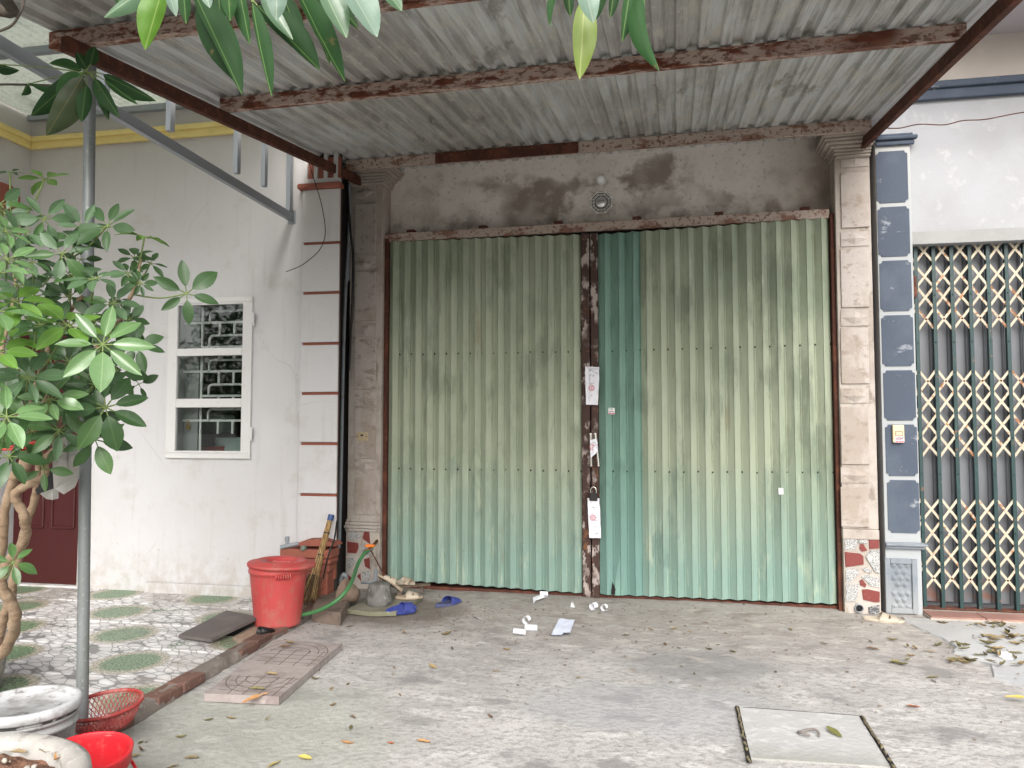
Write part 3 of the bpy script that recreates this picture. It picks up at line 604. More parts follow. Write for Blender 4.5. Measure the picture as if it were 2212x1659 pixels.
# door frame and track
zt0, zt1 = zD, su(1283, 478, -.085)[1]
mb = MB(); SB((uL1 - .01, -.085, zt0), (uR0 - .035, -.03, zt1 - .005), .006, mb); obj('door_track', mb, M['palerust'], S)
tk = S.children[-1]
for k in range(6):
    u = uL1 + .22 + k * .72; obj('track_bracket', SB((u, -.09, zt1 - .004), (u + .075, -.02, zt1 + .022), .003), M['darkrust'], tk)
for u in [uL1 + .12 + k * .118 for k in range(33)]:
    if abs(u) < .12: continue
    obj('hanger', SB((u, -.03, zt0 - .075), (u + .018, -.015, zt0 - .001)), M['darkrust'], tk)
obj('track_recess_shade', SB((uL1, -.008, zt0 - .16), (uR0, .0, zt0 + .04)), M['dark'], S)  # black sheet standing in for the shaded gap under the track
obj('door_jamb', SB((uL1 + .001, -.10, 0), (uL1 + .04, .05, zD + .03), .004), M['darkrust'], S)
obj('door_jamb', SB((uR0 - .034, -.11, -.02), (uR0 - .002, .05, zD + .03), .004), M['darkrust'], S)
obj('jamb_shadow_strip', SB((uR0 - .002, -.06, -.02), (uR0 + .012, .05, zD + .03)), M['darkrust'], S)
# corrugated leaves
def corr_profile(u0, n, pitch):
    out = []
    for k in range(n):
        b = u0 + k * pitch
        for du, v in ((0, 0), (.006, -.0015), (.009, -.006), (.054, -.0425), (.0562, -.034), (.0585, -.0455), (.064, -.045), (.108, -.0095), (.111, -.011), (.1135, -.0035), (.116, -.0065), (.119, -.0005)):
            out.append((b + du / .122 * pitch, v))
    out.append((u0 + n * pitch, 0)); return out
def corr_sheet(u0, n, pitch, zb, zt, v0, M_, parent, label=None, bend=None):
    pr = corr_profile(u0, n, pitch); mb = MB(); NZ = 10; th = .0016
    def P(u, v, t):
        z = zb(u) * (1 - t) + zt(u) * t; dv = .007 * noise.noise(V((u * 3, z * 1.4, v0 * 50))) + .0016 * noise.noise(V((u * 9, z * 5, 2)))
        if bend and t < .12: dv += bend(u, t)
        return SH(u, v0 + v + dv, z)
    n_ = len(pr); vs = []
    for j in range(NZ + 1):
        t = (j / NZ) ** 1.4
        for u, v in pr: vs.append(P(u, v, t))
    back = [p + EV * th for p in vs]
    fs = [(j * n_ + i, j * n_ + i + 1, (j + 1) * n_ + i + 1, (j + 1) * n_ + i) for j in range(NZ) for i in range(n_ - 1)]
    o = len(vs); fb = [tuple(q + o for q in f[::-1]) for f in fs]
    rim = [(i, o + i, o + i + 1, i + 1) for i in range(n_ - 1)] + [(NZ * n_ + i, NZ * n_ + i + 1, o + NZ * n_ + i + 1, o + NZ * n_ + i) for i in range(n_ - 1)]
    rim += [(j * n_, (j + 1) * n_, o + (j + 1) * n_, o + j * n_) for j in range(NZ)] + [(j * n_ + n_ - 1, o + j * n_ + n_ - 1, o + (j + 1) * n_ + n_ - 1, (j + 1) * n_ + n_ - 1) for j in range(NZ)]
    mb.add(vs + back, fs + fb + rim); s_ = obj('corrugated_sheet', mb, M_, parent)
    if label: s_['label'] = label
    return s_
def lerp(a, b): return lambda u, a=a, b=b: a[1] + (b[1] - a[1]) * (u - a[0]) / (b[0] - a[0])
FV = -.05
LA, LB = su(836, 1250, FV), su(1260, 1280, FV); LTa, LTb = su(842, 524, FV), su(1254, 508, FV)
RA, RB = su(1297, 1282, FV), su(1806, 1303, FV); RTa, RTb = su(1292, 508, FV), su(1788, 472, FV)
uc = su(1277, 900, FV)[0]
def leaf(u0, u1, stile_u0, stile_u1):
    mb = MB(); SB((stile_u0, FV - .032, .0), (stile_u1, FV + .02, zt0 - .02), .004, mb)
    for z in (su(1283, 762, FV)[1], su(1283, 1020, FV)[1], .12, zt0 - .12): SB((u0 + .02, FV + .004, z - .02), (u1 - .02, FV + .03, z + .02), mb=mb)
    return obj('door_leaf', mb, M['stile'], S)
mid = uc
DLf = leaf(uL1 + .04, mid - .085, LTb[0] + .008, mid - .008); DRt = leaf(mid + .085, uR0 - .04, mid + .004, RTa[0] - .004)
uA, uB = min(LA[0], LTa[0]), LTb[0]; pit = (uB - uA) / 16
zbL, ztL = lerp(LA, LB), lerp(LTa, LTb)
corr_sheet(uA, 8, pit, zbL, ztL, FV, M['green'], DLf); corr_sheet(uA + 8 * pit - .012, 8, pit + .0015, zbL, ztL, FV - .0025, M['green'], DLf)
uC, uD = RTa[0], RTb[0]; pr_ = (uD - uC) / 16
zbR, ztR = lerp(RA, RB), lerp(RTa, RTb)
ub_ = su(1330, 1270, FV)[0]
def bent(u, t): return -.05 * max(0, 1 - abs(u - ub_) / .05) * (1 - t / .12)
corr_sheet(uC, 3, pr_ * 1.03, zbR, ztR, FV - .003, M['teal'], DRt, 'newer teal corrugated sheet', bent)
corr_sheet(uC + 3 * pr_ * 1.03 - .008, 7, pr_, zbR, ztR, FV, M['green'], DRt); corr_sheet(uC + 10 * pr_ + .002, 6, pr_, zbR, ztR, FV - .0025, M['green'], DRt)
scm = MB().lathe([(.009, 0), (.009, -.002), (.006, -.003), (.006, -.008), (0, -.009)], (0, 0, 0), 8, Matrix.Rotation(R(-90), 4, 'X')).mesh('screw', M['black'])
for leaf_, u0, p_, n_, yrow in ((DLf, uA, pit, 16, ((637 * .336 + 553, 613 * .336 + 553), (1366 * .336 + 553, 1382 * .336 + 553))), (DRt, uC, pr_, 16, ((613 * .336 + 553, 567 * .336 + 553), (1384 * .336 + 553, 1392 * .336 + 553)))):
    for ya, yb in yrow:
        za, zb2 = su(1283 if u0 > -.5 else 835, ya, FV)[1], su(1790 if u0 > -.5 else 1258, yb, FV)[1]
        for k in range(n_):
            u = u0 + (k + 0.985) * p_; piece('screw', scm, leaf_, T(SH(u, FV - .004, za + (zb2 - za) * k / n_ + rnd.uniform(-.004, .004))) @ Matrix.Rotation(SR, 4, 'Z'))
M['steel'] = mat('bright_steel', (.62, .6, .56), .25, metal=1.0)
for leaf_, xt, xb in ((DLf, 1276, 1277), (DRt, 1286, 1293)):
    a = SH(*[(lambda q: (q[0], FV - .085, q[1]))(su(xt, 938, FV - .085))][0]); b = SH(*[(lambda q: (q[0], FV - .085, q[1]))(su(xb, 1005, FV - .085))][0])
    hb = MB().tube([a, b], .0125, 10)
    for q in (a, b): hb.tube([q + EV * -.004, q + EV * .06], .012, 8)
    obj('handle', hb, M['steel'], leaf_, label='bare steel pull handle')
# torn flap at the foot of the teal sheet
q = [SH(u, FV - .045 - .02 * i, z) for i, (u, z) in enumerate([su(1318, 1283, FV), su(1322, 1258, FV), su(1336, 1284, FV)])]
obj('torn_opening_shade', MB().prism([SH(su(x, y, FV - .052)[0], FV - .052, su(x, y, FV - .052)[1]) for x, y in ((1320, 1284), (1323, 1256), (1334, 1284))], EV * -.001), M['dark'], DRt)  # flat black triangle in place of the dark behind the tear

# ------------------------------------------------------------------ corrugated canopy on its steel frame
SLP = math.tan(R(7.1))
zrail = 3.95
def CV(u, v, dz): return SH(u, v, zrail + (v - PV) * SLP + dz)     # canopy frame axes; dz above the rail's top
K = empty('entrance_canopy', CV(0, -2, 0), 'rusty framed canopy roofed in grey corrugated sheets over the shop door', 'canopy')
ur0, ur1 = -2.22, 2.315; vF = -3.80
def bar(u0, u1, v0, v1, d0, d1, bev=.005):
    mb = MB(); lo = (u0, v0, d0); hi = (u1, v1, d1); return mb.box(lo, hi, bev, M=lambda q: CV(q.x, q.y, q.z))
def cbar(name, u0, u1, v0, v1, d0, d1, m_):                       # C-section purlin, open side away from the street
    mb = bar(u0, u1, v0, v0 + .006, d0, d1, .002); t = bar(u0, u1, v0 + .0061, v1, d0, d0 + .006, 0); mb.add(t.v, t.f); t = bar(u0, u1, v0 + .0061, v1, d1 - .006, d1, 0); mb.add(t.v, t.f)
    t = bar(u0, u1, v1 - .006, v1, d0 + .0061, d0 + .022, 0); mb.add(t.v, t.f); return obj(name, mb, m_, K)
for u, vend in ((ur0, vF), (ur1, -4.5)):
    obj('rail', bar(u - .022, u + .022, vend, -.10, -.085, -.002), M['darkrust'], K)
cbar('purlin', ur0 - .21, ur1 + .12, -3.68, -3.62, .0, .088, M['rust'])
cbar('purlin', ur0 - .02, ur1 + .02, -2.46, -2.40, .0, .088, M['rust'])
cbar('purlin', ur0 - .0, ur1 - .0, -.50, -.44, .0, .092, M['palerust'])
us0, us1 = -1.35, -.05
obj('purlin_splice', bar(us0, us1, -.514, -.5005, -.006, .094, .003), M['darkrust'], K)
ctop = .094
def roof_sheet(u0, n, p_, off, vb, vf, seed):
    mb = MB(); pr = []
    for k in range(n):
        b = u0 + k * p_
        for du, h in ((0, 0), (.024, 0), (.028, .0022), (.032, 0), (.055, 0), (.068, .027), (.088, .027), (.0905, .025), (.093, .027), (.115, .027)): pr.append((b + du / .128 * p_, h))
    pr.append((u0 + n * p_, 0)); pr.append((u0 + n * p_ + .025, .002)); NV = 26; n_ = len(pr); vs = []
    for j in range(NV + 1):
        v = vb + (vf - vb) * j / NV
        for u, h in pr:
            d = .004 * noise.noise(V((u * 2.2, v * 1.2, seed))) + .0025 * noise.noise(V((u * 7, v * 6, seed + 5)))
            if v < -4: d -= .0
            vs.append(CV(u, v, ctop + off + h + d))
    top = [p + V((0, 0, .0015)) for p in vs]; o = len(vs)
    fs = [(j * n_ + i, (j + 1) * n_ + i, (j + 1) * n_ + i + 1, j * n_ + i + 1) for j in range(NV) for i in range(n_ - 1)]
    fs = [f[::-1] for f in fs]; ft = [tuple(q + o for q in f[::-1]) for f in fs]
    rim = [(i, i + 1, o + i + 1, o + i) for i in range(n_ - 1)] + [(NV * n_ + i, NV * n_ + i + 1, o + NV * n_ + i + 1, o + NV * n_ + i) for i in range(n_ - 1)]
    rim += [(j * n_ + c, (j + 1) * n_ + c, o + (j + 1) * n_ + c, o + j * n_ + c) for j in range(NV) for c in (0, n_ - 1)]
    mb.add(vs + top, fs + ft + rim); obj('roof_sheet', mb, M['zinc'], K)
u = -2.42; pz = .128
for k, n in enumerate((8, 7, 8, 8, 7)):
    roof_sheet(u, n, pz, .0055 * (k % 2) + .001, .07, -4.75, k * 3.1); u += n * pz - .0
pb = V((-2.868, -3.165, 0)); pu, pv = (pb - SO).dot(EU), (pb - SO).dot(EV)
obj('post', MB().tube([V((-2.868, -3.165, -.05)), CV(ur0 - .03, pv - .02, -.06)], .0285, 20), M['post'], K)

# ------------------------------------------------------------------ the neighbour's awning on a galvanised truss
A = empty('side_awning', (-4.7, -1.5, 4.5), 'pale fibre awning on a galvanised tube truss fixed to the white house', 'awning')
TX = -3.24
def tx(x, y): p = aX(x, y, TX); return V((TX, p.y, p.z))
def sq(a, b, w_=.021, m_='zinc_new', name='truss_strut'):
    return obj(name, MB().tube([a, b], w_ * 1.3, 4, smooth=False), M[m_], A)
c0 = V((TX, HY - .02, tx(630, 470).z)); c1 = tx(0, 95) + (tx(0, 95) - c0).normalized() * 1.2
def chord(a, b, w_, h):
    d = (b - a).normalized(); mb = MB(); up = V((0, 0, 1)); sd_ = V((1, 0, 0)); up = sd_.cross(d)
    if up.z < 0: up = -up
    return mb.prism([a + sd_ * w_ + up * h, a - sd_ * w_ + up * h, a - sd_ * w_ - up * h, a + sd_ * w_ - up * h], b - a)
obj('truss_chord', chord(c0, c1, .02, .036), M['zinc_new'], A)
zw = 4.56
for x, y in ((367, 295), (511, 385), (570, 412), (624, 470)):
    p = tx(x, y); yy = min(p.y, HY - .03); obj('truss_strut', chord(V((TX, yy, p.z + .037)), V((TX, yy, 4.45)), .019, .024), M['zinc_new'], A)
p = tx(225, 215); obj('truss_strut', chord(V((TX, p.y, p.z + .037)), V((TX, p.y, 4.45)), .019, .024), M['zinc_new'], A)
def aw(y): return 4.56 + (y - HY) * .02
obj('truss_chord', chord(V((TX, HY - .02, aw(HY) - .08)), V((TX, -4.6, aw(-4.6) - .08)), .02, .025), M['zinc_new'], A)
for y in (HY - .06, -1.55, -2.9, -4.3):
    obj('awning_purlin', MB().box((-6.0, y - .025, aw(y) - .055), (TX + .1, y + .025, aw(y) + .0)), M['zinc_new'], A)
mb = MB(); mb.grid(lambda a, b: (-6.01 + 3.0 * a, HY - .005 - 4.5 * b, aw(HY - 4.5 * b) + .012 + .008 * math.sin(a * 3.0 / .076 * 2 * math.pi)), 240, 6)
o_ = len(mb.v); base_ = [p + V((0, 0, .003)) for p in mb.v]; mb.add(base_, [tuple(f[::-1]) for f in mb.f], True); obj('fibre_sheet', mb, M['awning'], A)
obj('wall_plate', MB().box((TX - .035, HY - .012, c0.z - .06), (TX + .035, HY - .001, c0.z + .06), .003), M['zinc_new'], A)

# ------------------------------------------------------------------ blue-grey house with the folding gate
G = empty('grey_house', (3, .2, 0), 'blue-grey house with a panelled pilaster, dark band moulding and folding lattice gate', 'house')
GY = .2; ux0, ux1 = 1.838, 2.112
zG = aY(2100, 524, GY).z
mb = MB(); mb.box((1.838, GY, zG), (6.5, GY + .3, 6.2)); mb.box((1.838, GY, -.2), (ux1 - .0, GY + .3, zG - .001)); mb.box((3.925, GY, -.2), (6.5, GY + .3, zG - .001))
obj('wall', mb, M['bluewall'], G)
mb = MB(); mb.box((ux1 + .0, GY - .012, zG + .001), (3.95, GY - .001, zG + .11), .004); obj('lintel_band', mb, mat('grey_lintel', (.29, .29, .285), .85, [('n', 4, 5, .45, .7, (.25, .25, .245), .7)], bump=.2), G)
zb0 = aY(2060, 216, GY).z
mb = MB().box((1.90, GY - .05, zb0), (6.5, GY - .001, zb0 + .15), .012); mb.box((1.90, GY - .085, zb0 + .085), (6.5, GY - .0505, zb0 + .145), .012); obj('band_moulding', mb, M['slate'], G)
obj('upper_wall', MB().box((1.90, GY - .03, zb0 + .151), (6.5, GY - .002, zb0 + .52)), M['cream'], G)
obj('balcony', MB().box((1.90, GY - .9, zb0 + .521), (6.5, GY - .002, zb0 + .75), .01), M['lilac'], G)
obj('pilaster', MB().box((ux0, GY - .05, -.06), (ux1, GY - .001, aY(1925, 322, GY - .05).z + .06), .006), M['bluepale'], G)
PI = G.children[-1]; py = GY - .05
def notched(x0, x1, z0, z1, y, n=.024, ext=-.007):
    pts = []
    for cx_, cz_, a0 in ((x0, z0, 90), (x1, z0, 180), (x1, z1, 270), (x0, z1, 0)):
        arc = [(cx_ + n * math.cos(R(a)), cz_ + n * math.sin(R(a))) for a in ((a0, a0 - 45, a0 - 90))]
        pts += arc
    return MB().prism([(x, y, z) for x, z in pts], (0, ext, 0))
for ya, yb in ((327, 438), (447, 554), (563, 672), (681, 791), (800, 908), (917, 1028), (1037, 1151)):
    xm = 1925 + (ya - 327) * .035
    obj('slate_panel', notched(aY(xm - 34, ya, py).x, aY(xm + 34, ya, py).x, aY(xm, yb, py).z, aY(xm, ya, py).z, py - .0002), M['slate'], PI)
zl2 = aY(1945, 1180, py - .03).z
mb = MB().box((ux0 - .005, py - .03, zl2 - .025), (ux1 + .025, py - .001, zl2 + .03), .01); mb.box((ux0 - .005, py - .05, zl2 - .0), (ux1 + .04, py - .0305, zl2 + .022), .008); obj('ledge', mb, M['slatelight'], PI)
zc_ = aY(1930, 313, py - .03).z
mb = MB().box((ux0, py - .03, zc_), (ux1 + .03, py - .001, zc_ + .04), .01); mb.box((ux0, py - .055, zc_ + .041), (ux1 + .05, py - .001, zc_ + .075), .012); mb.box((ux0, py - .03, zc_ + .076), (ux1 + .02, py - .001, zc_ + .1), .01); obj('cap_moulding', mb, M['slate'], PI)
# lotus relief plaque: frame plus scale-like petals
rx0, rx1 = aY(1911, 1265, py).x, aY(1981, 1265, py).x; rz0, rz1 = aY(1945, 1324, py).z, aY(1945, 1206, py).z
fw = .042
mb = MB(); y0_, y1_ = py - .026, py - .0005
mb.box((rx0, y0_, rz0), (rx0 + fw, y1_, rz1), .005); mb.box((rx1 - fw, y0_, rz0), (rx1, y1_, rz1), .005); mb.box((rx0 + fw + .0004, y0_, rz0), (rx1 - fw - .0004, y1_, rz0 + fw), .005); mb.box((rx0 + fw + .0004, y0_, rz1 - fw), (rx1 - fw - .0004, y1_, rz1), .005)
rl = obj('relief_plaque', mb, M['slatelight'], PI)
mb = MB(); ix0, ix1, iz0, iz1 = rx0 + fw, rx1 - fw, rz0 + fw, rz1 - fw
mb.box((ix0, py - .008, iz0), (ix1, py - .0012, iz1))
rows_ = 7
for r_ in range(rows_):
    upward = r_ >= 3
    for c_ in range(3 + (r_ % 2)):
        cxp = ix0 + (ix1 - ix0) * ((c_ + (.5 if r_ % 2 == 0 else 0)) / 3); czp = iz0 + (iz1 - iz0) * (r_ + .5) / rows_
        if not ix0 + .01 < cxp < ix1 - .01: continue
        wv = .025; hv = .034; s_ = 1 if upward else -1
        tip = V((cxp + (.006 * (c_ - 1) if upward else 0), py - .018, czp + s_ * hv)); b0 = V((cxp, py - .009, czp - s_ * hv * .6))
        l_ = V((cxp - wv, py - .010, czp)); r2 = V((cxp + wv, py - .010, czp)); l2 = V((cxp - wv * .7, py - .013, czp + s_ * hv * .65)); r3 = V((cxp + wv * .7, py - .013, czp + s_ * hv * .65)); m_ = V((cxp, py - .023, czp + s_ * hv * .35))
        mb.add([b0, l_, l2, tip, r3, r2, m_], [(0, 1, 6), (1, 2, 6), (2, 3, 6), (3, 4, 6), (4, 5, 6), (5, 0, 6)])
obj('lotus_relief', mb, M['slatelight'], PI)
# red step tiles
y_s0, y_s1 = -.02, GY + .2
stp = obj('step', MB().box((ux1 + .002, y_s0, -.15), (3.92, GY - .004, .018)).box((ux1 + .002, GY - .0035, -.15), (3.92, y_s1, .018)), M['mortar'], G)
tml = MB().box((-.196, -.105, -.012), (.196, .105, .008), .003).mesh('step_tile', M['quarry'])
for k in range(4): piece('tile', tml, stp, T((ux1 + .205 + k * .4, .09, .021)))
# folding gate
gY = GY + .10
FG = empty('gate_root', (2.6, gY, 0)); FG.name = 'folding_gate'; FG.parent = G; FG.matrix_basis = WM[G].inverted() @ Matrix.Translation((2.6, gY, 0))
bx = [aY(x, 900, gY).x for x in (1985.5, 2025, 2064, 2104, 2143.5, 2183)]
dxb = (bx[-1] - bx[0]) / 5; bx = [bx[0] + dxb * k for k in range(0, 12)]
zg0, zg1 = .035, zG + .02
um = MB(); 
um.box((-.014, -.024, 0), (.014, -.0215, zg1 - zg0)); um.box((-.014, -.0213, 0), (-.0115, .02, zg1 - zg0)); um.box((.0115, -.0213, 0), (.014, .02, zg1 - zg0))
for zz in (.36, .62, 1.1, 1.4, 1.95, 2.2, 2.6): um.lathe([(.007, 0), (.006, .004), (0, .006)], (0, -.0242, zz), 7, Matrix.Rotation(R(90), 4, 'X'))
um = um.mesh('gate_bar', M['gategreen'])
pm_ = MB(); hw = dxb / 2 - .003
pm_.grid(lambda a, b: (-hw + 2 * hw * a, .0 + (.016 if .18 < a < .82 else 0) + (0.004 if .22 < a < .26 else 0), (zg1 - zg0 - .04) * b + .035), 22, 1, False); pm_ = pm_.mesh('gate_panel', M['gategrey'])
sl = .5 * math.hypot(dxb * 1.0, .20)
zones = [(541, 595, 640, 688), (823, 868, 917, 964), (1101, 1151, 1201, 1250)]
ang = math.atan2(.19, dxb)
smesh = [MB().box((-sl, -.0015, -.0098), (sl, .0015, .0098)).mesh('gate_strap', M[k]) for k in ('gatecream', 'gaterusty')]
rv = MB().lathe([(.008, 0), (.007, .004), (0, .007)], (0, 0, 0), 8, Matrix.Rotation(R(90), 4, 'X')).mesh('rivet', M['darkrust'])
for k, x in enumerate(bx):
    piece('gate_bar', um, FG, T((x, gY, zg0)))
    if k: piece('gate_panel', pm_, FG, T((x - dxb / 2, gY + .05, zg0)))
piece('gate_panel', pm_, FG, T((bx[0] - dxb / 2, gY + .05, zg0)))
for k in range(-1, 11):
    xm = bx[0] + dxb * (k + .5)
    for zi, zn in enumerate(zones):
        for ci, yc in enumerate(zn):
            z = aY(2085, yc, gY).z
            for s_ in (1, -1):
                if k == -1 and s_ == -1 and ci == 3: continue
                rusty = (s_ == -1 and rnd.random() < (.35 if zi == 0 else .06)) or rnd.random() < .03
                piece('gate_strap', smesh[1 if rusty else 0], FG, basis((xm, gY - .0145 - .0035 * (s_ > 0), z + rnd.uniform(-.003, .003)), V((math.cos(ang * s_ + (jt := rnd.uniform(-.025, .025))), 0, math.sin(ang * s_ + jt))), V((0, 1, 0)), V((-math.sin(ang * s_ + jt), 0, math.cos(ang * s_ + jt)))))
            if ci == (0 if zi == 1 else 3): piece('rivet', rv, FG, T((xm, gY - .0205, z)))
obj('gate_rail', MB().box((ux1 + .01, gY - .03, .024), (3.92, gY + .06, .036)), M['darkrust'], FG)
obj('lock_hasp', MB().box((ux1 + .035, gY - .035, 2.72 - .1), (ux1 + .06, gY - .024, 2.72 + .08), .004), M['darkrust'], FG)
# ------------------------------------------------------------------ small things on the shop front
M['paper'] = mat('white_paper', (.78, .78, .83), .8, [('n', 9, 4, .5, .7, (.7, .7, .76), .6)], bump=.25, bscale=9, bdist=.03)
M['ink'] = mat('blue_black_ink', (.06, .06, .10), .8); M['stampred'] = mat('stamp_red', (.55, .10, .14), .8)
M['stickerwhite'] = mat('sticker_white', (.72, .72, .72), .6)
def shp(x, y, v): u, z = su(x, y, v); return SH(u, v, z)
def ring(mb, c, ax, ay, r0, r1, n=24, off=V()):
    vs = []
    for k in range(n):
        a = 2 * math.pi * k / n; d = ax * math.cos(a) + ay * math.sin(a); vs += [c + d * r0 + off, c + d * r1 + off]
    mb.add(vs, [(2 * k, 2 * k + 1, (2 * k + 3) % (2 * n), (2 * k + 2) % (2 * n)) for k in range(n)])
def notice(name, corners, v, stamp, scribbles, label, curl=.012, extra=None):
    P = [su(x, y, v) for x, y in corners]                    # tl, tr, br, bl
    mb = MB()
    def f(a, b):
        u = (P[0][0] * (1 - a) + P[1][0] * a) * (1 - b) + (P[3][0] * (1 - a) + P[2][0] * a) * b
        z = (P[0][1] * (1 - a) + P[1][1] * a) * (1 - b) + (P[3][1] * (1 - a) + P[2][1] * a) * b
        u += .004 * noise.noise(V((a * 2, b * 5, v * 90)))
        return SH(u, v - curl * (abs(a - .5) * .5 + .4 * noise.noise(V((a * 3, b * 7, 1)))) - .004 * (a > .25), z)
    mb.grid(lambda a, b: f(a, b) + EV * .0, 12, 30); n0 = len(mb.v); mb.add([p + EV * .001 for p in mb.v[:n0]], [tuple(q[::-1]) for q in mb.f[:]], True)
    o = obj(name, mb, M['paper'], label=label, cat='paper notice')
    def at(a, b): return f(a, b) - EV * .0025
    sb = MB()
    if stamp:
        c = at(*stamp[:2]); ring(sb, c, EU, V((0, 0, 1)), .024, .027); ring(sb, c, EU, V((0, 0, 1)), .0135, .0155)
        for k in range(18):
            a = 2 * math.pi * k / 18; d = EU * math.cos(a) + V((0, 0, 1)) * math.sin(a); t = d.cross(EV)
            if k % 6: sb.add([c + d * .0175 - t * .002, c + d * .0225 - t * .002, c + d * .0225 + t * .0022, c + d * .0175 + t * .0022], [(0, 1, 2, 3)])
        st_ = [c + (EU * math.sin(k * math.pi / 5) + V((0, 0, 1)) * math.cos(k * math.pi / 5)) * (.009 if k % 2 == 0 else .0036) for k in range(10)]; sb.add(st_, [tuple(range(10))])
        obj('red_stamp', sb, M['stampred'], o)
    ib = MB()
    for s in scribbles:
        ib.tube(smooth_path([at(a, b) for a, b in s], 4), .0013, 4)
    if scribbles: obj('handwriting', ib, M['ink'], o)
    return o
vN = -.135
notice('sealing_notice', [(1264, 792), (1295, 793), (1292, 875), (1266, 874)], vN, (.45, .56), [[(.15, .02), (.35, .07), (.25, .12), (.45, .05), (.6, .06), (.95, .05)], [(.28, .12), (.4, .09), (.55, .12), (.9, .18)], [(.35, .2), (.33, .42), (.7, .42)], [(.42, .2), (.4, .24)], [(.6, .2), (.55, .26), (.64, .22)], [(.22, .45), (.5, .46)], [(.4, .75), (.5, .74), (.48, .78)]],
       'long white paper notice with red stamp and crossing scribbles, above the door handles')
notice('sealing_notice', [(1275, 950), (1290, 947), (1292, 975), (1276, 990)], -.165, (.25, .45), [[(.4, .2), (.7, .25)]], 'short crumpled paper wrapped round the two steel door handles', .02)
notice('sealing_notice', [(1269, 1076), (1295, 1076), (1299, 1162), (1273, 1162)], vN, (.36, .49), [[(.35, .24), (.45, .22), (.55, .25), (.65, .23)], [(.55, .49), (.8, .5)], [(.5, .56), (.8, .57)], [(.45, .72), (.55, .7), (.7, .73)], [(.5, .92), (.65, .87), (.6, .9), (.85, .86)]],
       'white paper notice with a round red stamp hanging under the black padlock')
c = shp(1282, 1073, -.15)
pk = empty('padlock', c + V((0, 0, -.03)), 'black padlock with a steel shackle at the middle of the green door', 'padlock')
obj('lock_body', MB().box(c + V((-.036, -.014, -.036)), c + V((.036, .014, .034)), .008), M['black'], pk)
obj('shackle', MB().tube(smooth_path([c + V((-.024, 0, .034)), c + V((-.024, 0, .062)), c + V((-.014, 0, .08)), c + V((0, 0, .086)), c + V((.014, 0, .08)), c + V((.024, 0, .062)), c + V((.024, 0, .034))], 4), .0055, 8), M['steel'], pk)
obj('staple', MB().box(c + V((-.05, .016, -.005)), c + V((.05, .09, .03)), .004), M['darkrust'], pk)
def small_sticker(name, x0, y0, x1, y1, v, bars, label, parent=None, base='stickerwhite'):
    a, b = su(x0, y1, v), su(x1, y0, v)
    o = obj(name, SB((a[0], v - .0015, a[1]), (b[0], v, b[1])), M[base], label=label, cat='sticker')
    for m_, items in bars:
        mb = MB()
        for fx0, fx1, fy0, fy1 in items:
            mb.add([SH(a[0] + (b[0] - a[0]) * fx, v - .0022, b[1] + (a[1] - b[1]) * fy) for fx, fy in ((fx0, fy1), (fx1, fy1), (fx1, fy0), (fx0, fy0))], [(0, 1, 2, 3)])
        obj('print', mb, m_, o)
    return o
vS = FV - .048
small_sticker('advert_sticker', 1314, 881, 1328, 895, vS, [(mat('print_green', (.1, .3, .15)), [(.05, .14, .08, .2), (.2, .75, .1, .17)]), (M['ink'], [(.35, .7, .3, .36), (.1, .85, .56, .64)]), (M['stampred'], [(.04, .5, .78, .94), (.56, .96, .78, .94)])], 'small printed white sticker on the teal sheet')
small_sticker('tape_scrap', 1682, 1054, 1692, 1068, FV - .049, [], 'plain white paper scrap stuck low on the green sheet')
# bagua mirror and round lamp over the door
vW = .058; c = shp(1299, 438, vW)
bg_ = empty('bagua_mirror', c, 'octagonal white bagua plaque with a round convex mirror over the door', 'plaque')
X, Zv = EU, V((0, 0, 1)); rr = .113
octa = [c + (X * math.cos(R(22.5 + 45 * k)) + Zv * math.sin(R(22.5 + 45 * k))) * rr for k in range(8)]
obj('plate', MB().prism(octa, EV * -.016, .97), mat('ivory_plate', (.88, .86, .80), .5, [('n', 20, 4, .6, .72, (.62, .55, .45), .4)]), bg_)
mb = MB(); off = EV * -.0172
for r0, r1 in ((.055, .066), (.090, .0955)):
    vs = []
    for k in range(8):
        d = X * math.cos(R(22.5 + 45 * k)) + Zv * math.sin(R(22.5 + 45 * k)); vs += [c + d * r0 + off, c + d * r1 + off]
    mb.add(vs, [(2 * k, 2 * k + 1, (2 * k + 3) % 16, (2 * k + 2) % 16) for k in range(8)])
tri = [0b111, 0b110, 0b101, 0b100, 0b000, 0b001, 0b010, 0b011]
for k in range(8):
    d = X * math.cos(R(45 * k)) + Zv * math.sin(R(45 * k)); t = X * -math.sin(R(45 * k)) + Zv * math.cos(R(45 * k))
    for j in range(3):
        rj = .0655 + .0072 * j; hwid = .024 + .0028 * j
        for s0, s1 in (((-1, 1),) if tri[k] >> j & 1 else ((-1, -.12), (.12, 1))):
            mb.add([c + d * (rj + e_) + t * hwid * s_ + off * 1.02 for e_, s_ in ((0, s0), (.0036, s0), (.0036, s1), (0, s1))], [(0, 1, 2, 3)])
    a = d * math.cos(.39) + t * math.sin(.39)
    mb.add([c + d * .0845 * 1.0 + t * -.035 + off, c + d * .0865 + t * -.035 + off, c + d * .0865 + t * .035 + off, c + d * .0845 + t * .035 + off], [(0, 1, 2, 3)])
    for s_ in (-.018, .0, .018): mb.add([c + d * .097 + t * (s_ - .006) + off, c + d * .102 + t * (s_ - .006) + off, c + d * .102 + t * (s_ + .005) + off, c + d * .097 + t * (s_ + .005) + off], [(0, 1, 2, 3)])
obj('trigram', mb, M['black'], bg_)
RM = Matrix.Rotation(SR, 4, 'Z') @ Matrix.Rotation(R(90), 4, 'X')
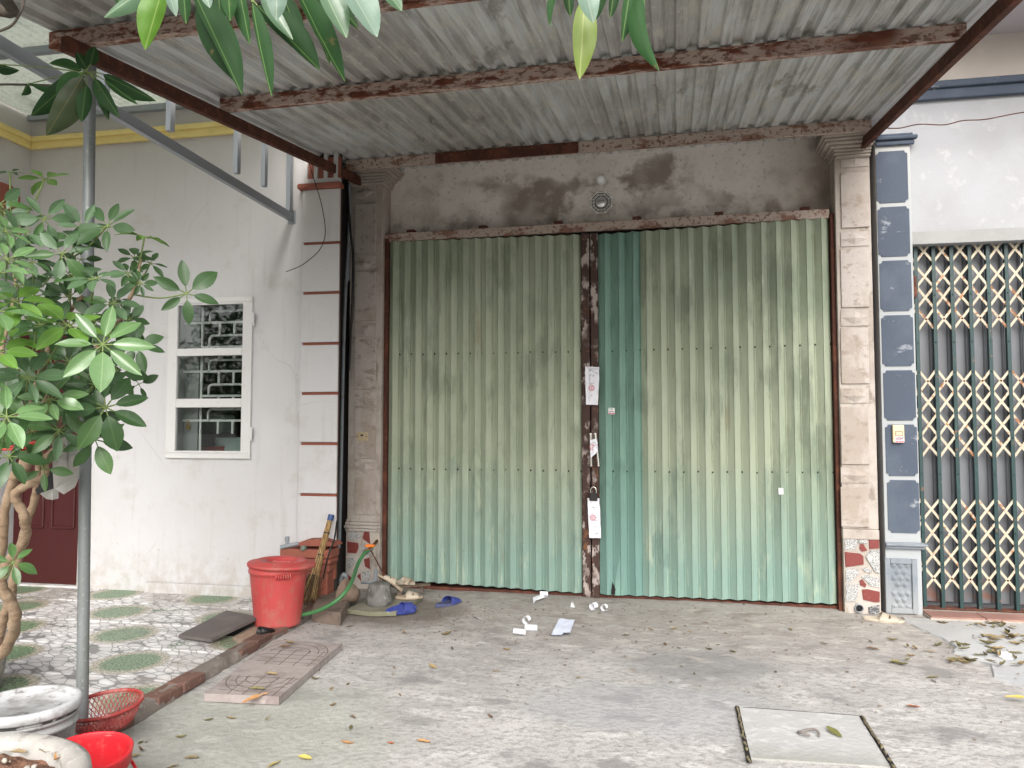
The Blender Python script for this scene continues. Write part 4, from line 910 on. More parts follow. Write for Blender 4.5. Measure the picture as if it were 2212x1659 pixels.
obj('mirror', MB().lathe([(.054, .0), (.054, .006), (.05, .009), (.047, .006), (.04, .012), (.025, .018), (.01, .0205), (0, .021)], c + off, 32, RM), mat('mirror_glass', (.75, .75, .76), .05, metal=1.0), bg_)
c = shp(1299, 389, vW); lp = empty('wall_lamp', c, 'small round white lamp above the bagua plaque', 'lamp')
obj('lamp_base', MB().lathe([(.044, 0), (.044, .006), (.03, .01), (.028, .012)], c, 24, RM), M['stickerwhite'], lp)
obj('lamp_globe', MB().lathe([(.0, .071)] + [(.038 * math.sin(R(a)), .033 + .038 * math.cos(R(a))) for a in range(15, 151, 15)], c, 24, RM), mat('opal_glass', (.92, .92, .92), .3), lp)
# light switch and doorbell box
c = shp(783, 943, PV - .0145); sw = empty('light_switch', c, 'dirty beige light switch plate on the render pillar', 'switch')
M['beige'] = mat('aged_beige_plastic', (.46, .37, .24), .5, [('n', 20, 4, .5, .7, (.36, .28, .17), .6)])
mb = MB(); SBX = lambda a, b, bev=0: mb.box(c + EU * 0 + V(a), c + V(b), bev); SBX((-.058, -.009, -.042), (.058, .0, .042), .004); obj('plate', mb, M['beige'], sw)
obj('rocker', MB().box(c + V((-.02, -.015, -.025)), c + V((.02, -.0095, .018)), .003), M['beige'], sw)
obj('indicator', MB().box(c + V((-.014, -.0165, .004)), c + V((.014, -.0152, .02))), M['black'], sw)
for s_ in (-1, 1): obj('screw', MB().lathe([(.006, 0), (.005, .003), (0, .004)], c + V((s_ * .044, -.0092, 0)), 8, Matrix.Rotation(R(90), 4, 'X')), M['black'], sw)
py2 = GY - .0575; a, b = aY(1927, 956, py2), aY(1951, 918, py2); db = empty('doorbell_box', (a + b) / 2, 'cream plastic switch box with a printed label on the slate blue panel', 'switch')
obj('cover', MB().box((a.x, py2 - .03, a.z), (b.x, py2, b.z), .008), mat('cream_plastic', (.66, .53, .33), .5, [('n', 16, 4, .5, .7, (.58, .45, .27), .5)]), db)
W_, H_ = b.x - a.x, b.z - a.z
def bell(fx0, fx1, fy0, fy1, d=.0312): return MB().add([(a.x + W_ * fx, py2 - d, b.z - H_ * fy) for fx, fy in ((fx0, fy1), (fx1, fy1), (fx1, fy0), (fx0, fy0))], [(0, 1, 2, 3)])
mb = bell(.17, .83, .36, .39); [mb.add(q.v, q.f) for q in (bell(.17, .21, .39, .62), bell(.79, .83, .39, .62), bell(.17, .83, .59, .62), bell(.2, .32, .47, .51))]; obj('switch_outline', mb, M['darkrust'], db)
obj('label', bell(.16, .94, .64, .99), mat('pink_label', (.72, .55, .56), .6), db)
mb = bell(.2, .3, .68, .71, .0318); [mb.add(q.v, q.f) for q in (bell(.4, .68, .68, .715, .0318), bell(.72, .9, .68, .715, .0318), bell(.2, .5, .745, .78, .0318), bell(.54, .88, .745, .785, .0318), bell(.26, .76, .81, .84, .0318))]; obj('print', mb, M['ink'], db)
mb = bell(.2, .44, .90, .97, .0318); [mb.add(q.v, q.f) for q in (bell(.5, .66, .90, .97, .0318), bell(.7, .9, .90, .97, .0318))]; obj('phone_print', mb, M['stampred'], db)

# ------------------------------------------------------------------ wires and pipes
def wire(name, pts, r, label, m_='black', cat='wire', n=6): return obj(name, MB().tube(smooth_path(pts, n), r, 6), M[m_], label=label, cat=cat)
wy = HY - .075
wire('hanging_wire', [aY(x, y, wy - .03) for x, y in ((668, 352), (674, 375), (684, 405), (694, 440), (702, 485), (701, 515), (690, 540), (672, 558), (648, 575), (618, 587))], .004, 'thin black wire curling down over the white quoin blocks')
pts = [CV(ur1 + .03, -.75, -.06), aY(1945, 275, GY - .2), aY(1985, 270, GY - .2), aY(2040, 268, GY - .2), aY(2080, 262, GY - .2), aY(2130, 256, GY - .2), aY(2212, 244, GY - .2), aY(2300, 236, GY - .1), V((4.2, GY - .01, 4.15))]
pts = [p + V((0, 0, .006 * (-1) ** i)) for i, p in enumerate(pts)]
wire('tie_wire', pts, .005, 'thin dark wire tied from the canopy rail across the grey house wall', 'darkrust')
gyv = .12
def ap(x, y, Y=gyv): return aY(x, y, Y)
wire('service_pipe', [ap(754, 400, .2), ap(754, 500, .2), ap(746, 640, .2), ap(741, 800, .2), ap(737, 1000, .2), ap(733, 1165, .2), ap(731, 1180, .16), ap(726, 1184, .12)], .017, 'slim grey pipe running down the dark gap to an elbow', 'pvc', 'pipe')
wire('drain_downpipe', [ap(763, 385, .3), ap(763, 480, .3), ap(757, 560, .3), ap(752, 606, .3)], .036, 'thick pale grey pipe ending halfway down the dark gap', 'pvcpale', 'pipe')
wire('black_cable', [ap(748, 350, .1), ap(752, 430, .1), ap(757, 500, .1), ap(762, 545, .12), ap(762, 620, .12), ap(754, 800, .12)], .012, 'thick black cable crossing the pipes in the dark gap', 'black', 'cable')
wire('hanging_cable', [aY(728, 1125, -.34), aY(722, 1165, -.46), aY(712, 1190, -.52), aY(703, 1225, -.53), aY(698, 1250, -.53)], .007, 'black cable drooping over the red-brown pedestal beside the broom', 'black', 'cable')

# ------------------------------------------------------------------ water corner: tap, bin, broom, hose, junk
M['binred'] = mat('faded_red_plastic', (.46, .06, .058), .5, [('n', 3, 4, .42, .66, (.5, .08, .075), .7), ('z', 0, 0, .2, .0, (.52, .11, .10), .6), ('n', 20, 6, .54, .68, (.36, .11, .09), .6), ('n', 5, 5, .5, .62, (.44, .15, .125), .6), ('n', (26, 26, 4), 5, .56, .66, (.33, .13, .10), .5)], bump=.08)
tb = aY(620, 1182, HY - .19); tp = empty('water_tap', tb, 'grey plastic water tap sticking out of the red-brown pedestal', 'tap')
obj('spout', MB().tube([tb + V((.10, .02, .03)), tb + V((.0, .0, .012)), tb + V((-.055, -.01, -.002))], [.014, .018, .02], 12), M['pvc'], tp)
obj('valve', MB().tube([tb + V((.0, 0, .01)), tb + V((.0, 0, .05))], .015, 12).tube([tb + V((.0, 0, .05)), tb + V((.0, 0, .09))], .021, 10), M['pvc'], tp)
p = aY(656, 1184, HY - .2); obj('pipe_plug', MB().lathe([(.022, -.02), (.022, .02), (.018, .024), (0, .024)], p, 14, Matrix.Rotation(R(90), 4, 'X')), mat('green_grey_pvc', (.14, .16, .13), .5), label='round grey-green plug on the front of the red-brown pedestal', cat='plug')
bc = V((-2.885, -1.12, zf(-2.9, -1.1) + .002))
bn = empty('lidded_bin', bc, 'tall red plastic bin with a ridged lid beside the broom', 'bin')
prof = [(0, .0), (.165, .0), (.172, .012), (.172, .02)] + [(.174 + .045 * t, .02 + .44 * t) for t in (.1, .25, .4, .55, .7, .82)] + [(.214, .40), (.222, .405), (.222, .425), (.218, .43), (.224, .455), (.215, .455), (.21, .42)]
bb = MB(); n_ = 48; vs = []
for r, z in prof:
    for k in range(n_):
        a = 2 * math.pi * k / n_; q = r
        if .03 < z < .36 and k % 6 == 0: q -= .004
        if .30 < z < .37: q += .003 * (1 if z > .335 + .012 * abs(math.sin(a * 6)) else 0)
        vs.append(bc + V((q * math.cos(a), q * math.sin(a), z)))
bb.add(vs, [(i * n_ + k, i * n_ + (k + 1) % n_, (i + 1) * n_ + (k + 1) % n_, (i + 1) * n_ + k) for i in range(len(prof) - 1) for k in range(n_)], True); obj('body', bb, M['binred'], bn)
tilt = Matrix.Rotation(R(2.5), 4, 'Y') @ Matrix.Rotation(R(-1.5), 4, 'X')
obj('lid', MB().lathe([(.205, .44), (.255, .445), (.258, .462), (.252, .47), (.222, .47), (.215, .478), (.195, .478), (.19, .488), (.165, .49), (.16, .486), (.125, .486), (.12, .482), (.108, .455), (0, .452)], bc, 56, tilt), M['binred'], bn)
obj('lid_handle', MB().box((-.07, -.010, .4525), (.07, .010, .482), .008, M=lambda q: tilt @ (Matrix.Rotation(.3, 4, 'Z') @ q) + bc), M['binred'], bn)
gh = MB(); 
for k in range(7): a = R(-66 + k * 4.2); d = V((math.cos(a), math.sin(a), 0)); gh.tube([bc + d * .222 + V((0, 0, .415)), bc + d * .238 + V((0, 0, .405)), bc + d * .238 + V((0, 0, .385)), bc + d * .222 + V((0, 0, .38))], .0065, 6)
obj('side_grip', gh, M['binred'], bn)
# broom of bundled bamboo strips
b0 = aY(666, 1296, -.62); b1 = aY(716, 1112, -.40)
M['bamboo'] = mat('weathered_bamboo', (.36, .235, .10), .65, [('n', (60, 60, 5), 4, .42, .66, (.17, .095, .035), .85), ('n', 9, 4, .5, .7, (.45, .33, .17), .6)], coords='pos')
br = empty('bamboo_broom', b0, 'bamboo stick broom with a blue cap standing against the red-brown pedestal', 'broom')
mb = MB(); dv = (b1 - b0); ax_ = dv.normalized(); s1 = ax_.cross(V((0, 1, 0))).normalized(); s2 = ax_.cross(s1)
for k in range(34):
    a = rnd.uniform(0, 6.28); q = math.sqrt(rnd.random()); d = (s1 * math.cos(a) + s2 * math.sin(a)) * q
    mb.tube([b0 + d * .085 + ax_ * rnd.uniform(-.02, .03), b0 + d * .05 + ax_ * .12, b0 + d * .032 + dv * .3, b0 + d * .024 + dv * .7, b0 + d * .02 + dv * .97], [.003, .005, .0065, .006, .005], 5)
obj('stick_bundle', mb, M['bamboo'], br)
mb = MB()
for k in range(40):
    a = rnd.uniform(0, 6.28); q = math.sqrt(rnd.random()); d = (s1 * math.cos(a) + s2 * math.sin(a)) * q
    mb.tube([b0 + d * .06 + ax_ * .2, b0 + d * .085 + ax_ * .06, b0 + d * .10 + ax_ * rnd.uniform(-.05, .0)], .0025, 4)
obj('bristles', mb, mat('dark_bristle', (.10, .065, .035), .8), br)
for t in (.28, .52, .78): obj('tie', MB().tube([b0 + dv * t - ax_ * .006, b0 + dv * t + ax_ * .006], .034 - .009 * t, 14), M['black'], br)
obj('cap', MB().tube([b0 + dv * .93, b0 + dv], .026, 14), mat('blue_cap', (.03, .07, .19), .5), br)
# hose
pts = [gF(615, 1337, .05), gC(650, 1329, .085), gC(690, 1318, .13), aZ(730, 1295, .19), aZ(757, 1262, .28), aY(772, 1222, -.42), aY(785, 1198, -.30), aY(797, 1188, -.18)]
hz = empty('garden_hose', pts[0], 'green garden hose looping down from an orange taped joint', 'hose')
obj('tube', MB().tube(smooth_path(pts, 8), .0155, 12), mat('green_hose', (.05, .17, .06), .45, [('n', 12, 4, .5, .7, (.08, .23, .09), .6)]), hz)
obj('clamp', MB().tube([pts[-1] - V((.012, .05, .012)), pts[-1] + V((.012, .04, .01))], .021, 12), M['steel'], hz)
p = pts[-1]; obj('orange_wrap', MB().box(p + V((-.035, -.02, .025)), p + V((.05, .03, .05)), .012), mat('orange_tape', (.75, .20, .03), .6), hz)
q = SH(uL1 - .01, PV - .05, p.z + .02); obj('wall_pipe', MB().tube([p + V((.0, .03, .0)), q], .014, 10), M['darkrust'], hz)
obj('lever', MB().tube([p + V((.01, -.01, .02)), p + V((.08, .06, -.16)), p + V((.12, .10, -.26))], .006, 6), M['darkrust'], hz)
# junk beside the pillar
M['grimy'] = mat('grimy_brown_concrete', (.175, .135, .11), .9, [('n', 8, 5, .45, .66, (.11, .085, .07), .8), ('n', 30, 5, .58, .7, (.28, .24, .21), .5)], bump=.5, bscale=40)
M['slabgrey'] = mat('weathered_grey_concrete', (.27, .245, .22), .92, [('n', 6, 5, .45, .65, (.18, .16, .14), .8), ('n', 30, 5, .55, .7, (.38, .36, .33), .6), ('z', 0, 0, .05, .015, (.16, .17, .09), .7)], bump=.6, bscale=40)
M['lumpgrey'] = mat('dark_cement_lump', (.165, .16, .15), .95, [('n', 9, 6, .46, .62, (.09, .085, .08), .85), ('n', 26, 5, .56, .68, (.33, .32, .31), .6)], bump=1.0, bscale=36)
q = [gC(x, y, .10) for x, y in ((674, 1316), (736, 1324), (757, 1292), (752, 1277), (704, 1276), (684, 1296))]
obj('brown_slab', MB().prism(q, (0, 0, -.10)), M['grimy'], label='thick brown concrete slab lying between bin and junk pile', cat='slab')
obj('thin_lath', MB().prism([gC(x, y, .06) for x, y in ((729, 1326), (734, 1327), (752, 1307), (748, 1306))], (0, 0, .012)), M['beige'], label='thin pale lath leaning on the brown slab', cat='lath')
q = [gC(x, y, .045) for x, y in ((749, 1316), (790, 1294), (850, 1280), (905, 1278), (911, 1288), (855, 1321), (800, 1322))]
obj('stone_slab', MB().prism(q, (0, 0, -.035)), M['slabgrey'], label='flat irregular grey slab under the cement lump', cat='slab')
c = gC(820, 1305, .045); 
mb = MB(); mb.lathe([(.105, 0), (.112, .01), (.108, .06), (.096, .14), (.088, .165), (.07, .178), (0, .182)], c, 28, wob=.14); obj('cement_lump', mb, M['lumpgrey'], loc=c, label='dark grey tub-shaped cement lump sitting on the flat slab', cat='lump')
c = aZ(766, 1285, .11) ; mb = MB(); mb.lathe([(0, -.02), (.055, -.02), (.075, .03), (.098, .11), (.102, .125), (.092, .12), (.0, .10)], c, 22, Matrix.Rotation(R(-55), 4, 'Y') @ Matrix.Rotation(R(40), 4, 'X'), wob=.05); obj('clay_pot', mb, mat('dusty_brown_clay', (.25, .18, .135), .9, [('n', 12, 5, .45, .66, (.15, .11, .085), .8)], bump=.4), label='dusty brown clay pot tipped on its side beside the cement lump', cat='pot')
a, b = aZ(853, 1270, .12), aZ(926, 1264, .10)
mb = MB(); d = (b - a); up = V((0, 0, 1)); s_ = d.cross(up).normalized(); mb.prism([a - s_ * .035, a + s_ * .035, b + s_ * .03, b - s_ * .03], up * .018)
pl2 = obj('wooden_plank', mb, mat('dark_old_wood', (.10, .07, .05), .85, [('n', (6, 40, 40), 5, .45, .66, (.19, .145, .11), .7)], bump=.4), label='short dark plank propped over the beige sandal', cat='plank')
mb = MB(); mb.box(a + V((.03, -.03, -.09)), a + V((.07, .03, -.002)), .006); mb.box(b + V((-.08, -.02, -.07)), b + V((-.05, .03, -.005)), .006); obj('plank_foot', mb, M['grimy'], pl2)
wire('standing_pipe', [aZ(781, 1258, .14), aZ(800, 1258, .15), aZ(811, 1254, .16)], .014, 'grey pipe stub lying behind the cement lump', 'pvc', 'pipe')
wire('pipe_riser', [aZ(811, 1263, .1), aZ(811, 1263, .1) + V((0, 0, .14))], .016, 'short upright grey pipe behind the cement lump', 'pvc', 'pipe', 2)
wire('drain_bend', [aY(735, 1262, -.1), aY(738, 1246, -.1), aY(744, 1241, -.1), aY(748, 1250, -.08), aY(748, 1262, -.06)], .02, 'bent grey drain pipe at the foot of the dark gap', 'pvc', 'pipe')
# sandals and slippers
def slipper(name, P, yaw, L_, W_, cs, cst, label, strap='band', roll=0.0, pitch=0.0, holes=False):
    o = empty(name, P, label, 'sandal' if holes or strap == 'net' else 'slipper')
    Mx = Matrix.Translation(P) @ Matrix.Rotation(yaw, 4, 'Z') @ Matrix.Rotation(pitch, 4, 'Y') @ Matrix.Rotation(roll, 4, 'X')
    out = []
    n = 28
    for k in range(n):
        a = 2 * math.pi * k / n; x = math.cos(a); wf = .42 + .085 * x - .07 * math.cos(2 * a + .3)
        out.append((x * L_ / 2, math.sin(a) * W_ * wf + .006 * math.sin(a * 1) * x))
    mb = MB(); base = [Mx @ V((x, y, 0)) for x, y in out]; topz = lambda x: .017 + .010 * max(0, -x / L_ * 2)
    lv = [[Mx @ V((x * s_, y * s_, z_ if z_ < .01 else topz(x) + dz)) for x, y in out] for s_, z_, dz in ((.97, 0, 0), (1, .004, 0), (1.0, .02, .002), (.93, .02, .001), (.88, .02, -.003))]
    vs = [p for l_ in lv for p in l_]; fs = [(i * n + k, i * n + (k + 1) % n, (i + 1) * n + (k + 1) % n, (i + 1) * n + k) for i in range(4) for k in range(n)]
    mb.add(vs, fs, True); mb.add(lv[4], [tuple(range(n))]); mb.add(lv[0], [tuple(range(n))[::-1]]); obj('sole', mb, cs, o)
    x0, x1 = (-.04, .40) if not holes else (-.14, .33)
    sm = MB(); nu, nv = (14, 10) if not holes else (26, 16)
    def f(a, b):
        th = math.pi * a; x = L_ * (x0 + (x1 - x0) * b) + L_ * .11 * math.sin(th) * (1 - b) - L_ * .02 * math.sin(th) * b; ww = W_ * (.46 + .02 * math.sin(math.pi * b)); hh = .056 * (1 - .5 * b)
        return Mx @ V((x, -math.cos(th) * ww, .012 + math.sin(th) ** .65 * hh))
    nrm = lambda a: (Mx.to_3x3() @ V((0, -math.cos(math.pi * a), math.sin(math.pi * a))))
    vs, fs = [], []
    for j in range(nv + 1):
        for i in range(nu + 1): vs.append(f(i / nu, j / nv))
    off_ = len(vs); vs += [vs[j * (nu + 1) + i] + nrm(i / nu) * .004 for j in range(nv + 1) for i in range(nu + 1)]
    for j in range(nv):
        for i in range(nu):
            if holes and i % 2 == 1 and j % 2 == 1 and 2 < i < nu - 2: continue
            if strap == 'band' and 5 <= i <= 8 and 3 <= j <= 6 and False: continue
            if holes and abs(j / nv - .47 - .12 * (min(i, nu - i) / nu - .2)) < .06 and .10 < min(i, nu - 1 - i) / nu < .34: continue
            q = (j * (nu + 1) + i, j * (nu + 1) + i + 1, (j + 1) * (nu + 1) + i + 1, (j + 1) * (nu + 1) + i); fs += [q[::-1], tuple(t + off_ for t in q)]
            for e0, e1, edge_ in ((q[0], q[1], j == 0), (q[2], q[3], j == nv - 1)):
                if edge_: fs.append((e0, e1, e1 + off_, e0 + off_))
    sm.add(vs, fs, True); obj('strap', sm, cst, o); return o
blue = mat('blue_rubber', (.035, .05, .23), .6, [('n', 20, 4, .5, .7, (.07, .085, .27), .6)]); bluet = mat('worn_blue_insole', (.065, .075, .16), .8, [('n', 30, 4, .5, .7, (.12, .12, .17), .6)])
beigeS = mat('dirty_cream_rubber', (.46, .40, .32), .6, [('n', 16, 5, .5, .68, (.4, .32, .22), .6)], bump=.15); beigeD = mat('dusty_insole', (.33, .26, .19), .85, [('n', 20, 4, .5, .7, (.45, .37, .28), .6)])
p = gC(966, 1306); slipper('slipper', p, R(62), .29, .125, bluet, blue, 'blue rubber slipper standing alone on the concrete, strap facing the door')
p = gC(866, 1328) + V((0, 0, .035)); slipper('slipper', p, R(38), .27, .10, blue, blue, 'blue rubber slipper tipped on its edge against the flat slab', roll=R(38))
p = gC(1909, 1342) ; slipper('sandal', p, R(-8), .30, .115, beigeS, beigeS, 'cream perforated sandal lying at the foot of the blue pilaster', holes=True)
p = gC(884, 1293, .05); slipper('sandal', p, R(22), .24, .095, beigeD, beigeS, 'dusty cream sandal on the flat slab under the plank', holes=True)
p = aZ(842, 1262, .17); slipper('sandal', p, R(200), .25, .10, beigeD, beigeS, 'cream sandal propped upright behind the cement lump', holes=True, pitch=R(-35), roll=R(20))
p = aZ(874, 1262, .12); slipper('sandal', p, R(-15), .22, .09, beigeS, beigeS, 'cream sandal lying behind the propped plank', holes=True, roll=R(15))
# board over the drain hole, with its dark opening and black pipe stub
q = [gF(386, 1371, .03), gF(457, 1380, .045), gF(558, 1332, .085), gF(490, 1318, .06)]
obj('drain_board', MB().prism(q, (0, 0, -.022)), mat('dark_grey_board', (.12, .105, .10), .75, [('n', 5, 5, .45, .66, (.165, .145, .135), .7)], bump=.15), label='dark grey board half covering the drain opening in the patio', cat='board')
q = [gF(x, y, .002) for x, y in ((470, 1374), (505, 1374), (556, 1346), (556, 1335), (520, 1344))]
obj('drain_hole_shade', MB().prism(q, (0, 0, .0012)), M['dark'], kind='structure')  # black patch laid on the floor for the darkness of the opening
q = [gF(x, y, .003) for x, y in ((500, 1378), (530, 1362), (556, 1345), (590, 1350), (596, 1358), (560, 1386), (540, 1393), (515, 1390))]
obj('sand_spill', MB().prism(q, (0, 0, .006), .8), mat('dirty_sand', (.34, .26, .19), .95, [('n', 30, 5, .45, .66, (.24, .18, .13), .8)], bump=.6), kind='stuff')
c = gF(572, 1364, .035); obj('pipe_stub', MB().lathe([(.028, -.07), (.032, .05), (.027, .05), (.024, -.06)], c, 18, Matrix.Rotation(R(70), 4, 'X') @ Matrix.Rotation(R(-25), 4, 'Y'), closed=True), M['black'], label='short black pipe stub at the foot of the red bin', cat='pipe')
# grooved paver pair by the kerb
M['paver'] = mat('old_grooved_paver', (.33, .29, .275), .92, [('n', 5, 5, .45, .65, (.215, .175, .165), .8), ('n', 24, 5, .55, .7, (.42, .385, .36), .5), ('n', 60, 4, .6, .72, (.14, .11, .1), .5)], bump=.5, bscale=50)
A_, B_, C_, D_ = [gC(x, y, .05) for x, y in ((441, 1498), (603, 1505), (738, 1390), (592, 1381))]
pvt = empty('grooved_paver', (A_ + C_) / 2 - V((0, 0, .05)), 'worn slab of two grooved paving tiles lying along the kerb', 'paver')
gm_ = mat('paver_groove', (.13, .105, .095), .95)
def PP(s_, t_, h=0): return (A_ * (1 - s_) + B_ * s_) * (1 - t_) + (D_ * (1 - s_) + C_ * s_) * t_ + V((0, 0, h))
for t0_, t1_ in ((0, .493), (.498, 1)):
    tile = obj('paving_tile', MB().prism([PP(0, t0_), PP(1, t0_), PP(1, t1_), PP(0, t1_)], (0, 0, -.045)), M['paver'], pvt)
    gb2 = MB(); dt = t1_ - t0_
    def path(fn, n): gb2.tube([PP(*fn(k / n), .0) for k in range(n + 1)], .0034, 6, flat=.25)
    for rr_ in (.22, .34, .46):
        path(lambda k, rr_=rr_: (.5 + rr_ * math.cos(R(180 * k)), t0_ + dt * (.5 + .46 * math.sin(R(180 * k)) * rr_ / .46)) if t0_ else (.5 + rr_ * math.cos(R(180 + 180 * k)), t0_ + dt * (.6 + .5 * math.sin(R(180 + 180 * k)) * rr_ / .46)), 16)
    for s_ in (.3, .5, .7, .9): path(lambda k, s_=s_: (s_, t0_ + dt * (.02 + .6 * k)), 6)
    for t_ in (.14, .28, .42, .58): path(lambda k, t_=t_: (.12 + .86 * k, t0_ + dt * t_), 6)
    obj('groove', gb2, gm_, tile)
# inspection cover with its ring and stick-filled gaps
mq = [gC(x, y) for x, y in ((1601, 1543), (1853, 1560), (1912, 1658), (1626, 1652))]
mq[2] = V((1.05, -2.74, 0)); mq[3] = V((.425, -2.76, 0)); mq[0] = V((.437, -2.145, 0)); mq[1] = V((1.055, -2.155, 0))
for p in mq: p.z = zc(p.x, p.y) + .009
M['cover'] = mat('cover_concrete', (.42, .415, .41), .85, [('n', (3, 6, 3), 6, .46, .64, (.40, .40, .405), .8), ('n', (12, 20, 12), 7, .52, .62, (.55, .55, .55), .6), ('y', 0, 0, -2.55, -2.8, (.2, .2, .16), .6)], bump=.5, bscale=34)
mc = empty('inspection_cover', sum(mq, V()) / 4, 'square concrete inspection cover with an iron lifting ring', 'cover')
cv = obj('slab', MB().prism(mq, (0, 0, -.03)), M['cover'], mc)
c = gC(1747, 1588, .010); obj('lifting_ring', MB().tube([c + V((.05 * math.cos(R(a)), .036 * math.sin(R(a)), .012 + .008 * math.sin(R(a * 2)))) for a in range(-30, 271, 20)], .0065, 8), mat('grey_iron', (.19, .165, .155), .7), mc)
c = gC(1893, 1615, 0)
def stick_gap(a, b, w_, label):
    mb = MB(); d = (b - a).normalized(); s_ = d.cross(V((0, 0, 1))); g_ = empty('cover_gap', a, label, 'gap')
    obj('groove', MB().prism([a - s_ * w_, a + s_ * w_, b + s_ * w_, b - s_ * w_], (0, 0, .0015)), M['dark'], g_)
    for k in range(9):
        t = k / 9; q = a.lerp(b, t + rnd.uniform(0, .03)); r_ = q.lerp(b, .16) if k < 8 else b; e_ = s_ * rnd.uniform(-w_, w_) * .5
        mb.tube([q + e_ + V((0, 0, .004)), (q + r_) / 2 + e_ * 1.3 + V((0, 0, .009)), r_ - e_ + V((0, 0, .005))], [.005, .008, .004], 6)
    obj('debris', mb, mat('mossy_debris', (.13, .105, .075), .95, [('n', 60, 4, .45, .65, (.28, .25, .12), .8)]), g_, kind='stuff')
stick_gap(mq[0] + V((-.012, .01, 0)), mq[3] + V((-.012, -.06, 0)), .011, 'debris filled slot along one side of the inspection cover, towards the kerb')
stick_gap(mq[1] + V((.012, .0, 0)), mq[2] + V((.012, -.06, 0)), .011, 'debris filled slot along the inspection cover on the folding gate side')
obj('cover_joint', MB().tube([mq[0] + V((.02, .006, -.002)), mq[0].lerp(mq[1], .3) + V((0, .009, -.002)), mq[0].lerp(mq[1], .6) + V((0, .006, -.002)), mq[1] + V((0, .008, -.002))], .0035, 6, flat=.5), M['dark'], mc)

# ------------------------------------------------------------------ papers on the ground
q = [gC(x, y, .008) for x, y in ((1208, 1338), (1242, 1340), (1229, 1374), (1190, 1373))]
mb = MB(); mb.grid(lambda a, b: (q[0] * (1 - a) + q[1] * a) * (1 - b) + (q[3] * (1 - a) + q[2] * a) * b + V((0, 0, .012 * noise.noise(V((a * 2.5, b * 4, 3))) + .006 + (.02 * max(0, b - .85) / .15 if a > .6 else 0))), 10, 14); n0 = len(mb.v); mb.add([p - V((0, 0, .0008)) for p in mb.v[:n0]], [tuple(f[::-1]) for f in mb.f[:]], True)
obj('paper_sheet', mb, mat('bluish_paper', (.66, .70, .84), .8), label='flat bluish white sheet of paper lying on the concrete', cat='paper')
def curl(name, P, yaw, r, width, turns, tail, label, mb=None):
    mb = mb or MB(); ax_ = V((math.cos(yaw), math.sin(yaw), 0)); sd_ = V((-ax_.y, ax_.x, 0)); pts = []
    n = 26
    for k in range(n + 1):
        a = -math.pi / 2 + turns * 2 * math.pi * k / n; rr_ = r * (1 - .3 * k / n); pts.append(V((math.cos(a) * rr_, r + math.sin(a) * rr_)))
    if tail: pts = [V((-tail * (1 - k / 5) , .004 + .02 * (1 - k / 5) ** 2)) for k in range(5)] + pts
    vs = []
    for q in pts:
        for t in (-.5, .5): vs.append(P + ax_ * width * t + sd_ * q.x + V((0, 0, q.y + .002)))
    fs = [(2 * k, 2 * k + 1, 2 * k + 3, 2 * k + 2) for k in range(len(pts) - 1)]; o_ = len(vs)
    mb.add(vs, fs, True); return obj(name, mb, M['paper'], label=label, cat='paper')
for x, y, yaw, r, wd, tn, tl, lb in ((1138, 1348, R(75), .033, .05, .8, 0, 'white paper curl standing open behind the other two curls'), (1147, 1364, R(0), .026, .09, 1.1, .02, 'white paper roll lying between two other curls'), (1122, 1372, R(-8), .024, .085, 1.0, .05, 'white paper curl with a tapering tail'),
                                    (1175, 1289, R(5), .024, .07, 1.1, .0, 'white paper roll close to the green door'), (1283, 1318, R(55), .033, .05, .85, .0, 'white paper ring curl touching another by the door'), (1306, 1320, R(70), .03, .045, .8, .05, 'white paper ring curl with a pointed end by the door')):
    curl('paper_curl', gC(x, y), yaw, r, wd, tn, tl, lb)
q = [gC(x, y, z) for x, y, z in ((1151, 1291, .02), (1171, 1283, .05), (1177, 1290, .03), (1158, 1297, .015), (1152, 1304, .004))]
obj('paper_strip', MB().prism(q, (0, 0, .001)), M['paper'], label='crooked white paper strip beside the roll near the door', cat='paper')
for tri_, lb in ((((1019, 1329, 0), (1030, 1334, .03), (1040, 1338, .0)), 'folded white paper scrap on the concrete near the blue slipper'), (((1232, 1311, 0), (1239, 1311, 0), (1235, 1299, .05)), 'tiny upright white paper scrap before the door middle')):
    obj('paper_scrap', MB().prism([gC(x, y, h) for x, y, h in tri_], (0, .003, .001)).prism([gC(x + 3, y + 1, h * .3) for x, y, h in tri_], (0, .002, .001)), M['paper'], label=lb, cat='paper')
# ------------------------------------------------------------------ buckets, basket and planter in the corner
M['bucketwhite'] = mat('stained_white_bucket', (.50, .51, .52), .5, [('n', (4, 4, 9), 7, .42, .58, (.30, .30, .295), .85), ('n', 16, 6, .53, .66, (.2, .19, .18), .6), ('n', (14, 14, 3), 5, .6, .68, (.1, .1, .1), .7)], bump=.1)
M['blackgrime'] = mat('black_grime', (.06, .06, .055), .8, [('n', 18, 5, .5, .62, (.5, .5, .49), .8)])
c = V((-2.70, -3.70, zc(-2.7, -3.7)))
wb = empty('paint_bucket', c, 'large white paint bucket with a stained closed lid and black rim line', 'bucket')
obj('body', MB().lathe([(.16, 0), (.17, .005), (.192, .30), (.2, .302), (.2, .318), (.193, .32), (.194, .338), (.2, .34), (.2, .354), (.0, .355)], c, 56), M['bucketwhite'], wb)
obj('rim_line', MB().lathe([(.1985, .354), (.203, .356), (.203, .366), (.1985, .368)], c, 56, closed=True), M['blackgrime'], wb)
obj('lid', MB().lathe([(.19, .369), (.211, .369), (.214, .375), (.212, .402), (.205, .41), (.188, .41), (.183, .406), (.178, .399), (0, .398)], c, 56), M['bucketwhite'], wb)
c = V((-2.31, -3.80, zc(-2.3, -3.8)))
